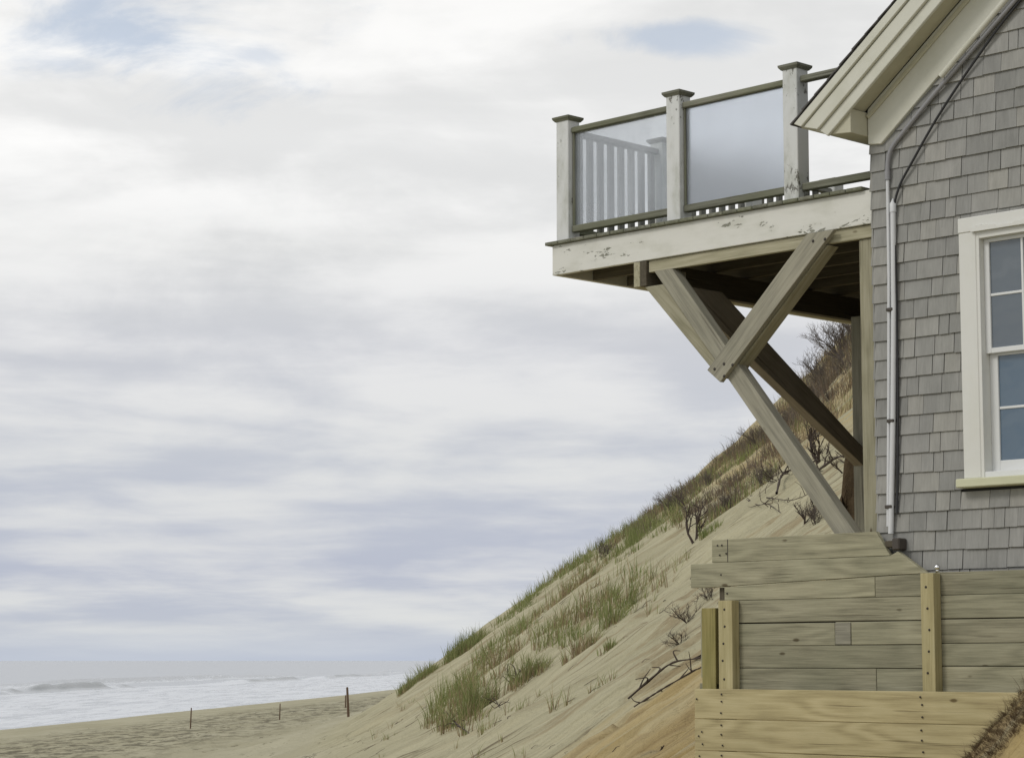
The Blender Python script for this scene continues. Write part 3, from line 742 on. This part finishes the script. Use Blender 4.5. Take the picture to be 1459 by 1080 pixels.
for b in bs:
    a0, b0 = prev+.068, b-.068
    prism('top_rail', [(a0, 4.128), (b0, 4.128), (b0, 4.172), (a0, 4.172)], -3.065, -2.995, M['balus'], K, axis='r', ang=0, bevel=.005)
    prism('bottom_rail', [(a0, 3.335), (b0, 3.335), (b0, 3.385), (a0, 3.385)], -3.06, -3.0, M['rail'], K, axis='r', ang=0, bevel=.005)
    nb = 8
    for i in range(nb):
        y = a0+(b0-a0)*(i+.5)/nb
        rect('baluster', -3.052, -3.008, 3.27, 4.127, y-.020, y+.020, M['balus'], K, bevel=.003) if False else \
        prism('baluster', [(y-.026, 3.387), (y+.026, 3.387), (y+.026, 4.126), (y-.026, 4.126)], -3.05, -3.012, M['balus'], K, axis='r', ang=math.pi/2, bevel=.003)
        prism('short_baluster', [(y-.02, 3.266), (y+.02, 3.266), (y+.02, 3.334), (y-.02, 3.334)], -3.05, -3.012, M['balus'], K, axis='r', ang=math.pi/2, bevel=0)
    prev = b
# bolts on the braces
def nails(parent, pts, y, rad=.007, name='nail'):
    V = []; F = []
    for (r, e) in pts:
        b = len(V); s = 8
        for k in range(s): V.append((r+rad*math.cos(k*2*math.pi/s), y, e+rad*math.sin(k*2*math.pi/s)))
        for k in range(s): V.append((r+rad*.8*math.cos(k*2*math.pi/s), y-.004, e+rad*.8*math.sin(k*2*math.pi/s)))
        V.append((r, y-.005, e)); c = len(V)-1
        for k in range(s):
            F.append((b+k, b+(k+1) % s, b+s+(k+1) % s, b+s+k)); F.append((b+s+k, b+s+(k+1) % s, c, c))
    me = D.meshes.new(name); me.from_pydata(V, [], [tuple(dict.fromkeys(f)) for f in F])
    return child(name, me, parent, Matrix(), M['nail'])
for q in ((-.50, 2.93), (-.395, 2.93), (-1.42, 2.105), (-1.33, 2.135), (-1.33, 2.045), (-1.25, 2.12)): nails(K, [q], -.0455, .012, 'bolt')

# ---------------------------------------------------------------- grey plank retaining wall
Wn = tag(root('plank_retaining_wall', -.25), 'weathered grey-green plank retaining wall stepped up under the cottage corner', 'retaining wall')
FB, BB = -.10, -.062
prism('plank', [(-1.418, .698), (.150, .700), (.037, .866), (-1.418, .862)], FB, BB, M['greyb'], Wn, ang=0)
prism('plank', [(-1.618, .522), (-1.43, .522), (.19, .570), (.448, .574), (.215, .726), (.15, .697), (-1.618, .694)], FB-.004, BB, M['greyb'], Wn, ang=0)
rect('end_block', -.318, -.187, .109, .258, FB-.006, BB, M['brace'], Wn, vert=False, label='darker short block let into the planks')
rect('plank', -1.40, -.15, -.25, .0, -.05, -.03, M['dark'], Wn, ang=0)
def course(z0, z1, cuts, x0, x1, off=0.):
    xs = [x0]+cuts+[x1]
    for a, b in zip(xs[:-1], xs[1:]):
        dz = R0.uniform(-.003, .003); dy = R0.uniform(-.003, .003)
        rect('plank', a+.0015, b-.0015, z0+.002+dz, z1-.002+dz, FB+dy+off, BB+dy, M['greyb'], Wn, ang=0, jit=.0012)
prism('plank', [(-1.305, .425), (.02, .425), (.02, .562), (-1.305, .519)], FB, BB, M['greyb'], Wn, ang=0)
prism('plank', [(.024, .425), (.445, .425), (.445, .572), (.024, .562)], FB-.001, BB, M['greyb'], Wn, ang=0)
zs = [(.235, .422), (.080, .235), (-.076, .080), (-.235, -.076)]
zs = [(.262, .422), (.105, .262), (-.052, .105), (-.215, -.052)]
for (a, b), cuts in zip(zs, ([], [-.32, -.185], [], [.02])):
    course(a, b, cuts, -1.18, .445)
for (a, b), cuts in zip([(.424, .578), (.270, .424), (.113, .270), (-.035, .113), (-.215, -.035)], ([], [], [1.9], [], [])):
    course(a, b, cuts, .46, 3.2)
rect('backing_board', -1.29, 3.1, -.25, .50, -.0575, -.045, M['dark'], Wn, ang=0)
rect('post', -1.292, -1.165, -.30, .424, -.185, -.104, M['pinep'], Wn, label='pale yellow post near the left end of the planks')
rect('post', .452, .556, -.30, .571, -.185, -.104, M['pinep'], Wn, label='pale yellow post standing below the window edge')
rect('backing_post', -1.385, -1.306, -.45, .52, -.06, .03, M['dark'], Wn)
rect('backing_post', -1.53, -1.40, -.45, .375, -.09, .0, M['postg'], Wn, label='mustard green post at the far left end')
rect('backing_post', -1.60, -1.535, -.12, .36, -.02, .06, M['greyb'], Wn)
rect('end_block', -1.56, -1.40, -.245, -.16, -.085, -.01, M['greyb'], Wn, ang=0)
rect('backing_plank', -1.628, -1.30, .525, .66, -.06, -.03, M['dark'], Wn, ang=0)
for z in (.36, .24, .12, .0, -.13): nails(Wn, [(-1.235+R0.uniform(-.02, .02), z)], -.1855, .009)
for z in (.48, .34, .2, .06, -.08): nails(Wn, [(.505+R0.uniform(-.012, .012), z)], -.1855, .009)
nails(Wn, [(-1.275, .475), (-1.33, .61), (-1.32, .82), (-1.36, .82), (-1.34, .75), (-1.28, .76)], FB-.0045, .007)
prism('butt_joint', [(-1.272, .70), (-1.266, .70), (-1.266, .861), (-1.272, .861)], FB-.0012, FB+.01, M['nail'], Wn, ang=math.pi/2, bevel=0)

# ---------------------------------------------------------------- new yellow board wall in front
Yw = tag(root('pine_board_barrier', -1.4), 'new yellow pine boards stacked as a low barrier along the foot of the grey wall', 'retaining wall')
z = -.198
for i, h in enumerate((.213, .222, .215, .22, .22)):
    rect('board', -1.492+R0.uniform(-.006, .006), 2.6, z-h+.0035, z, -.228+R0.uniform(-.003, .003), -.190, M['pine'], Yw, ang=0, jit=.0008, bevel=.004)
    z -= h
rect('barrier_post', -1.30, -1.19, -1.4, -.21, -.186, -.11, M['pinep'], Yw)
rect('barrier_post', .45, .56, -1.4, -.21, -.186, -.11, M['pinep'], Yw)
for rr in (-1.235, .47):
    for zz in (-.235, -.285, -.365, -.45, -.515, -.59, -.66, -.72): nails(Yw, [(rr+R0.uniform(-.012, .012), zz)], -.2325, .0075)
nails(Yw, [(-1.46, -.27), (-1.445, -.53), (-1.415, -.50), (-1.41, -.585), (-1.44, -.67)], -.2325, .007)

# steel ball resting on the plank wall
bm = bmesh.new(); bmesh.ops.create_uvsphere(bm, u_segments=20, v_segments=12, radius=.021)
bmesh.ops.create_cone(bm, segments=12, radius1=.014, radius2=.010, depth=.03, cap_ends=True, matrix=Matrix.Translation((0, 0, -.02)))
for f_ in bm.faces: f_.smooth = True
me = D.meshes.new('metal_knob'); bm.to_mesh(me); bm.free()
kn = link('metal_knob', me, None, M['chrome'])
q = Matrix.Rotation(ANG, 4, 'Z') @ Vector((.52, -.085, 0)); kn.location = (P0[0]+q.x, P0[1]+q.y, ZE+.578+.033)
tag(kn, 'small shiny steel ball knob on the top edge of the grey planks', 'knob')

# ---------------------------------------------------------------- stakes on the beach
def stake(X, Y, h, rad, lean, label):
    n = 5; pts = [(0, 0, -.3), (0, 0, 0), (lean*.5*h, 0, h*.5), (lean*h, 0, h)]
    V, F = tube_data(pts, [rad, rad, rad*.95, rad*.85], 6); V2 = len(V); V.append(Vector((lean*h, 0, h+rad*.5)))
    for j in range(6): F.append((V2-6+j, V2-6+(j+1) % 6, V2, V2))
    me = D.meshes.new('beach_stake'); me.from_pydata([tuple(v) for v in V], [], [tuple(dict.fromkeys(f)) for f in F])
    o = link('beach_stake', me, None, M['stake']); o.location = (X, Y, ZE+float(ground(X, Y)))
    tag(o, label, 'stake', 'wooden stakes marking the beach')
STAKES = [(-6.62, 95., 1.22, .055, -.05, 'tallest dark leaning stake at the foot of the bluff'),
          (-12.6, 92., .80, .030, .03, 'thin stake standing alone nearest the surf on the left'),
          (-10.0, 101., .68, .028, .02, 'thin stake halfway between the left one and the tall leaning one'),
          (-9.3, 131., .68, .04, .0, 'short stake just behind the tall leaning one'),
          (-7.6, 148., .55, .04, .0, 'tiny farthest stake beside the small grass tuft')]
for s_ in STAKES: stake(*s_)

#PLANTS
# ---------------------------------------------------------------- beach grass, shrubs, exposed roots
def blades(P, H, per, spread, width, dead, lean=(0., 0.), seed=1, curl=.5):
    """P (n,3) tuft bases; H heights; per = blades per tuft"""
    g = np.random.default_rng(seed); n = len(P); N_ = n*per
    base = np.repeat(P, per, 0); h = np.repeat(H, per)*g.uniform(.45, 1.1, N_)
    az = g.uniform(0, 2*np.pi, N_); rad = np.repeat(spread, per) if hasattr(spread, '__len__') else np.full(N_, spread)
    off = g.uniform(0, 1, N_)**.6*rad*.45
    base = base + np.stack([np.cos(az)*off, np.sin(az)*off, -.04+0*off], -1)
    out = g.uniform(.05, 1., N_)*.55
    dx = np.cos(az)*out+lean[0]+g.normal(0, .12, N_); dy = np.sin(az)*out+lean[1]
    w = width*g.uniform(.6, 1.2, N_); wa = g.uniform(0, np.pi, N_)
    wv = np.stack([np.cos(wa), np.sin(wa)*.6, 0*wa], -1)
    ts = [0, .35, .7, 1.]; ws = [1., .9, .6, .12]
    V = np.zeros((N_, 8, 3)); tip = np.zeros((N_, 8))
    for i, (t, ww) in enumerate(zip(ts, ws)):
        bend = t**1.7
        c = base + np.stack([dx*h*bend, dy*h*bend, h*(t-curl*.35*t*t*np.minimum(1, np.hypot(dx, dy)*1.6))], -1)
        V[:, 2*i] = c-wv*(w*ww)[:, None]; V[:, 2*i+1] = c+wv*(w*ww)[:, None]; tip[:, 2*i:2*i+2] = t
    i0 = np.arange(N_)[:, None]*8
    F = np.concatenate([i0+np.array([a, a+1, a+3, a+2]) for a in (0, 2, 4)], 1).reshape(-1, 4)
    dd = np.clip(np.repeat(dead, per)+g.normal(0, .22, N_), 0, 1)
    return V.reshape(-1, 3), F, tip.reshape(-1), np.repeat(dd, 8)
def merge(L):
    V = []; F = []; T = []; Dd = []; o = 0
    for v, f, t, d in L: V.append(v); F.append(f+o); T.append(t); Dd.append(d); o += len(v)
    return np.concatenate(V), np.concatenate(F), np.concatenate(T), np.concatenate(Dd)
def inpoly(x, y, P):
    c = np.zeros(len(x), bool); n = len(P)
    for i in range(n):
        x1, y1 = P[i]; x2, y2 = P[(i+1) % n]
        k = ((y1 > y) != (y2 > y)) & (x < (x2-x1)*(y-y1)/(y2-y1+1e-12)+x1); c ^= k
    return c
def scatter(P, n, seed, thr=0., sc=(1.6, 1.6)):
    g = np.random.default_rng(seed); P = np.array(P); lo, hi = P.min(0), P.max(0)
    x = g.uniform(lo[0], hi[0], n*8); y = g.uniform(lo[1], hi[1], n*8)
    k = inpoly(x, y, P); m = fbm(x*sc[0]*.55, y*sc[1]*.5, seed+90, 3)
    k &= m > thr
    x = x[k][:n]; y = y[k][:n]; return x, y, m[k][:n]
def XYZ(x, y): return np.stack([x, y, ground(x, y)+ZE], -1)
PB = [(-1.37, 35.5), (-1.25, 38.5), (-.95, 41.5), (-.38, 43.2), (.41, 45.1), (1.14, 42.), (2.09, 41.), (2.2, 36.4), (1.36, 34.6), (.72, 34.), (.5, 32.9), (-.29, 33.4), (-.66, 31.6)]
PA = [(-.45, 47.), (-.4, 53.), (-.1, 57.), (1.2, 60.), (2.9, 60.), (3.6, 50.), (3.3, 43.5), (2.9, 41.5), (2.14, 43), (.9, 44.2), (-.3, 46)]
PC = [(3.0, 37.5), (3.0, 44), (2.9, 60), (4.1, 61), (6.4, 60.), (6.2, 45.), (5.0, 41.6), (3.9, 36.5)]
PD = [(4.9, 41.), (5.2, 60.), (10.4, 61.), (9., 47.), (6.3, 41.4)]
def grassmass():
    L = []
    for P, n, seed, thr, h0, h1, per, dead in ((PB, 250, 1, .545, .25, .62, 14, .50), (PA, 520, 2, .53, .16, .42, 14, .46), (PC, 620, 3, .47, .12, .34, 14, .62), (PD, 650, 4, .38, .2, .40, 16, .9)):
        x, y, m = scatter(P, n, seed, thr)
        g = np.random.default_rng(seed+5); h = g.uniform(h0, h1, len(x))*(.6+.9*np.clip((m-thr)*5, 0, 1)*.6)
        dd = dead+(fbm(x*.8, y*.4, 77+seed, 2)-.5)*1.3
        L.append(blades(XYZ(x, y), h, per, .30, .0065, np.clip(dd, 0, 1), (.10, 0), seed))
    # scattered sparse stems
    P = [(-.6, 30), (.6, 33), (2.3, 36), (2.6, 34), (1.2, 27), (.2, 27)]
    x, y, m = scatter(P, 46, 8, .50); L.append(blades(XYZ(x, y), np.random.default_rng(8).uniform(.15, .42, len(x)), 9, .12, .005, np.full(len(x), .6), (.05, 0), 9))
    P = [(-2.6, 38), (-2.2, 50), (-1.2, 34), (.3, 25), (-.1, 24)]
    x, y, m = scatter(P, 26, 12, .45); L.append(blades(XYZ(x, y), np.random.default_rng(6).uniform(.10, .25, len(x)), 7, .1, .005, np.full(len(x), .6), (.05, 0), 19))
    V, F, T, Dd = merge(L)
    o = link('dune_grass', mesh_np('dune_grass', V, F, False, {'tip': T, 'dead': Dd}), None, M['grass'])
    tag(o, 'green and straw beach grass spread in bands over the bluff', 'grass', kind='stuff')
grassmass()
def brush():
    L = []
    for P, n, seed, thr, h0, h1 in ((PD, 400, 14, .47, .22, .60), ([(2.6, 46), (2.6, 58), (4., 60), (5.6, 60), (6., 50), (5., 44), (3.6, 43)], 300, 15, .55, .12, .34), ([(3.3, 38), (3.4, 44), (5.2, 44), (5., 39)], 110, 16, .5, .15, .35)):
        x, y, m = scatter(P, n, seed, thr, (1.1, 1.1)); g = np.random.default_rng(seed)
        L.append(blades(XYZ(x, y), g.uniform(h0, h1, len(x)), 22, .5, .006, np.full(len(x), .75), (-.05, 0), seed, curl=.9))
    V, F, T, Dd = merge(L)
    tag(link('scrub', mesh_np('scrub', V, F, False, {'tip': T, 'dead': Dd}), None, M['scrub']), 'grey brown dead scrub covering the top of the bluff', 'scrub', kind='stuff')
brush()
GT = 'separate tufts of beach grass on the bluff'
def tuft(x, y, n, h, spr, dead, label, seed, mat='grass', per=26, width=.006, lean=(.1, 0), name='grass_tuft', stretch=1.):
    g = np.random.default_rng(seed)
    a = g.uniform(0, 6.28, n); r = g.uniform(0, 1, n)**.5*spr
    px, py = x+np.cos(a)*r, y+np.sin(a)*r*stretch
    P = XYZ(px, py); o0 = np.array([x, y, float(ground(x, y))+ZE])
    V, F, T, Dd = blades(P-o0, g.uniform(.6, 1, n)*h*(1-.45*(r/spr)**2), per, .22, width, np.full(n, dead), lean, seed+1)
    o = link(name, mesh_np(name, V, F, False, {'tip': T, 'dead': Dd}), None, M[mat]); o.location = o0
    tag(o, label, 'grass', GT if mat == 'grass' else None)
TUFTS = [(-2.05, 51.5, 46, .50, .45, .42, 'dark rounded grass tuft standing alone lowest on the bluff edge', 1.5),
 (-1.05, 52.0, 50, .62, .48, .38, 'dense dark green grass clump on the skyline, next up from the lowest one', 1.5),
 (.98, 32.2, 9, .62, .22, .72, 'brown fan of dry grass alone on the pale sand right of the green band', 1.),
 (1.38, 32.6, 8, .62, .22, .40, 'green spiky tuft above the brown fan of grass on the pale sand', 1.),
 (1.72, 33.9, 8, .50, .2, .30, 'upright green tuft at the upper right edge of the green band', 1.),
 (2.70, 48.2, 22, .62, .35, .25, 'pointed green tuft breaking the skyline below the shrubs', 2.),
 (1.25, 30.1, 5, .22, .10, .35, 'small dark squat tuft below the brown fan of grass', 1.),
 (-.62, 33.6, 20, .72, .38, .45, 'big spreading tuft with brown base at the lower end of the green band', 1.),
 (.28, 33.3, 12, .55, .26, .62, 'reddish brown tuft beside the black driftwood stub', 1.),
 (3.0, 34.6, 8, .32, .16, .25, 'low round green tuft beside the bare standing branch', 1.)]
for i, t in enumerate(TUFTS): tuft(t[0], t[1], t[2], t[3], t[4], t[5], t[6], 100+i, stretch=t[7])

def shrub_mesh(name, seed, up=.8, nb=14, lev=4, size=1., rad=.012, n=4, wig=.5):
    R = random.Random(seed); V = []; F = []
    def grow(p, d, L, r, l):
        pts = [p]; q = p.copy(); dd = d.copy(); k = 4
        for i in range(k):
            dd = (dd+Vector((R.uniform(-1, 1), R.uniform(-1, 1), R.uniform(-.6, .9)))*wig*.4).normalized(); q = q+dd*L/k; pts.append(q.copy())
        tube_data(pts, [r*(1-.13*i) for i in range(k+1)], n, V, F)
        if l > 0:
            for i in range(R.choice([2, 3, 3, 4])):
                b = pts[R.randint(1, k)]; nd = (dd+Vector((R.uniform(-1, 1), R.uniform(-1, 1), R.uniform(-.5, .9)))*.95).normalized()
                grow(b, nd, L*R.uniform(.5, .75), r*.6, l-1)
    for i in range(nb):
        a = R.uniform(0, 6.28); o = R.uniform(.25, 1.1)
        grow(Vector((math.cos(a)*.05, math.sin(a)*.05, -.08)), Vector((math.cos(a)*o, math.sin(a)*o, up)).normalized(), R.uniform(.3, .5)*size, rad*size, lev)
    return mesh_np(name, [tuple(v) for v in V], F, False)
SH = [shrub_mesh('bare_shrub', 5, nb=13), shrub_mesh('bare_shrub', 6, nb=12, up=.6, wig=.7), shrub_mesh('bare_shrub', 7, nb=9, lev=4, up=1.1, wig=.4)]
SHR = [(7.55, 52.2, 1.5, 0, 'largest grey leafless shrub on the skyline behind the far deck post'),
 (7.0, 51.0, 1.05, 1, 'grey bare shrub just left of the largest one under the deck'),
 (6.5, 49.5, .9, 0, 'twiggy shrub between the two braces, right of the notch in the skyline'),
 (6.0, 49.0, .75, 1, 'twiggy shrub seen between the diagonal brace and the dark knee brace'),
 (5.6, 48.0, .8, 2, 'bare shrub on the skyline touching the right edge of the diagonal brace'),
 (5.1, 47.2, .7, 0, 'scrubby bush on the skyline at the left edge of the diagonal brace'),
 (6.9, 47.5, .8, 2, 'bare brush on the slope in front of the largest skyline shrub'),
 (6.2, 45.5, .7, 1, 'low brush lying on tan sand beyond the dark knee brace'),
 (4.0, 46.0, .62, 1, 'thin-twigged shrub halfway along the grassy skyline'),
 (3.35, 46.3, .72, 0, 'dark twiggy bush at the lower end of the shrubs on the skyline'),
 (1.95, 49.8, .62, 0, 'small dark bush alone on the skyline above the long grass band'),
 (4.15, 37.6, .60, 1, 'dark brush heap on the sand left of the diagonal brace'),
 (3.55, 38.2, .5, 0, 'lower brush heap left of the dark one on the sand'),
 (3.75, 28.5, .55, 1, 'dark brush sprouting just above the top plank, left of the brace foot'),
 (8.2, 54.5, 1.3, 1, 'highest grey brush against the sky, partly behind the far deck post'),
 (7.2, 54.0, 1.0, 2, 'tall thin-twigged brush behind the two skyline shrubs under the deck'),
 (6.6, 52.5, .85, 1, 'rounded grey brush on the skyline midway between the knee brace and the far post'),
 (4.95, 41.5, .55, 2, 'brush hanging over the lip of bare sand between the braces')]
for x, y, sc, k, lab in SHR:
    o = link('bare_shrub', SH[k], None, M['twig']); o.location = (x, y, float(ground(x, y))+ZE); o.scale = (sc, sc, sc); o.rotation_euler = (0, -.25, (x*7.3) % 6.28)
    tag(o, lab, 'shrub', 'leafless shrubs on the bluff')
GR = [('gnarled dark root lying across bare sand left of the diagonal brace', .045, [(3.84, 33.67), (3.98, 34.3), (4.12, 34.5), (4.29, 34.3), (4.44, 33.62)], .10),
 ('long thin twisting branch below the gnarled root on bare sand', .020, [(3.70, 36.0), (3.77, 33.67), (3.77, 32.58), (3.87, 32.1), (4.03, 31.67), (4.2, 32.24)], .06),
 ('short crooked branch beneath the long twisting one on bare sand', .024, [(3.60, 35.4), (3.60, 34.0), (3.62, 32.78), (3.71, 31.57)], .05),
 ('thick black root between the brace and the far deck post', .05, [(4.30, 33.9), (4.45, 33.0), (4.57, 32.58), (4.58, 31.8), (4.66, 30.87)], .14),
 ('dark root crossing the golden sand toward the wall end', .035, [(1.21, 24.43), (1.45, 24.5), (1.67, 24.3), (1.97, 24.03), (2.2, 23.6)], .05),
 ('lowest root line on the golden sand ending at the green post', .028, [(1.22, 23.4), (1.40, 23.2), (1.56, 23.1), (1.88, 23.2), (2.1, 23.)], .03),
 ('grey driftwood limb under the big spreading grass tuft', .030, [(-1.11, 35.2), (-.9, 33.9), (-.75, 32.6), (-.57, 31.5)], .08),
 ('black driftwood stub in the sand beside the reddish tuft', .045, [(-.02, 34.2), (.05, 34.4), (.11, 34.7)], .10),
 ('dark curved stick poking from the lower right of the grass band', .025, [(-.36, 34.3), (-.26, 33.4), (-.17, 32.5)], .06)]
for i, (lab, r, P, lift) in enumerate(GR):
    R = random.Random(i+40); g0 = Vector((P[0][0], P[0][1], float(ground(*P[0]))+ZE))
    pts = [Vector((x, y, float(ground(x, y))+ZE+lift*(.35+.65*math.sin(math.pi*j/(len(P)-1)))+R.uniform(-.02, .04)))-g0 for j, (x, y) in enumerate(P)]
    c = spline(pts, 6); V, F = tube_data(c, [r*.42*(1-.6*j/len(c))*R.uniform(.7, 1.3) for j in range(len(c))], 7)
    for k in range(9):
        q = c[R.randrange(2, len(c)-1)]; d = Vector((R.uniform(-1, 1), R.uniform(-.5, .5), R.uniform(-.2, 1))).normalized(); L = R.uniform(.08, .28)
        tube_data(spline([q, q+d*L*.5+Vector((R.uniform(-.06, .06), 0, R.uniform(-.06, .06))), q+d*L], 4), [r*.28*(1-.08*j) for j in range(9)], 5, V, F)
    o = link('driftwood_root', mesh_np('driftwood_root', [tuple(v) for v in V], F, True), None, M['root']); o.location = g0
    tag(o, lab, 'root', 'exposed roots and driftwood on the bluff')
def litter():
    g = np.random.default_rng(77); V = []; F = []; R = random.Random(77)
    for k in range(230):
        if k < 150: y = R.uniform(21, 44); x = float(cline(y))+R.uniform(-2.4, 2.2)/.7
        else: y = R.uniform(70, 150); x = float(xw(y))+R.uniform(18, 34)
        sc = y/30.; L = R.uniform(.05, .22)*(1. if k < 150 else .5*sc**.5)
        a = R.gauss(0, 1.1) if k < 150 else R.uniform(0, 3.1); z = float(ground(x, y))+ZE
        d = Vector((math.cos(a), math.sin(a), 0)); x2 = x+d.x*L; y2 = y+d.y*L; z2 = float(ground(x2, y2))+ZE
        p = Vector((x, y, z+.006)); q = Vector((x2, y2, z2+R.uniform(.0, .03))); m = (p+q)/2+Vector((R.uniform(-.02, .02), R.uniform(-.02, .02), R.uniform(.0, .02)))
        r = R.uniform(.002, .0055)*(1. if k < 150 else 1.8)
        tube_data([p, m, q], [r, r*.9, r*.5], 4, V, F)
    tag(link('plant_litter', mesh_np('plant_litter', [tuple(v) for v in V], F, True), None, M['root']), 'dead stems and driftwood bits strewn over the sand', 'litter', kind='stuff')
litter()
# standing and tangled branches
def branchy(name, x, y, scale, seed, lab, nb=3, mat='root', up=1.2, lev=3, rad=.03, wig=.6, cat='branch', tilt=0.):
    o = link(name, shrub_mesh(name, seed, up=up, nb=nb, lev=lev, rad=rad, wig=wig, n=5), None, M[mat])
    o.location = (x, y, float(ground(x, y))+ZE); o.scale = (scale,)*3; o.rotation_euler = (0, tilt, seed); tag(o, lab, cat)
branchy('bare_branch', 2.80, 35.3, .85, 21, 'forked bare branch standing in the sand left of the top plank', rad=.028)
branchy('bare_branch', 4.62, 34.2, .9, 22, 'crooked branching limb rising above the thick black root', rad=.03)
branchy('root_tangle', 2.12, 28.0, .38, 23, 'tangle of dark roots at the edge of golden sand by the plank end', nb=14, up=.3, rad=.013, cat='roots', tilt=-.5)
branchy('root_tangle', 1.86, 26.0, .30, 24, 'smaller root tangle hanging below the larger one on the sand', nb=12, up=.2, rad=.012, cat='roots', tilt=-.6)
branchy('root_tangle', 2.4, 28.6, .36, 25, 'wiry roots directly behind the overhanging left end of the planks', nb=10, up=.6, rad=.012, cat='roots', tilt=-.5)
branchy('bare_branch', 1.30, 20.9, .22, 26, 'short dark twig at the bottom edge beside the yellow boards', nb=1, lev=1, rad=.07, up=2.)
branchy('bare_branch', 3.62, 29.0, .55, 27, 'small forked twig just above the middle of the top plank', nb=2, lev=3, rad=.03)
branchy('bare_branch', 5.0, 38.5, .75, 28, 'spreading dark branch on sand just beyond the knee brace', nb=4, rad=.022)
branchy('bare_branch', 4.45, 31.0, .6, 29, 'low dark branch leaning against the foot of the far post', nb=4, rad=.024, up=.6)
branchy('root_tangle', 4.0, 34.8, .5, 30, 'wiry root tangle draped down the sand left of the brace', nb=8, up=.2, rad=.014, cat='roots', tilt=-.5)
# dry matted grass on the sand that spills over the yellow boards
g = np.random.default_rng(3); n = 760
x = g.uniform(2.50, 3.2, n); y = g.uniform(12.86, 13.62, n); x = x+(y-13.2)*.2
o0 = np.array([2.8, 12.8, float(ground(2.8, 12.8))+ZE])
V, F, T, Dd = merge([blades(XYZ(x, y)-o0, g.uniform(.04, .12, n), 22, .07, .0016, np.full(n, .8), (-.7, -.5), 31, curl=1.8), blades(XYZ(x[:60], y[:60]+.1)-o0, g.uniform(.08, .2, 60), 5, .05, .0014, np.full(60, .8), (-.2, 0), 33, curl=.8)])
o = link('matted_grass', mesh_np('matted_grass', V, F, False, {'tip': T, 'dead': Dd}), None, M['dgrass']); o.location = o0
tag(o, 'dark matted dry grass on the sand spilling over the yellow boards', 'grass')
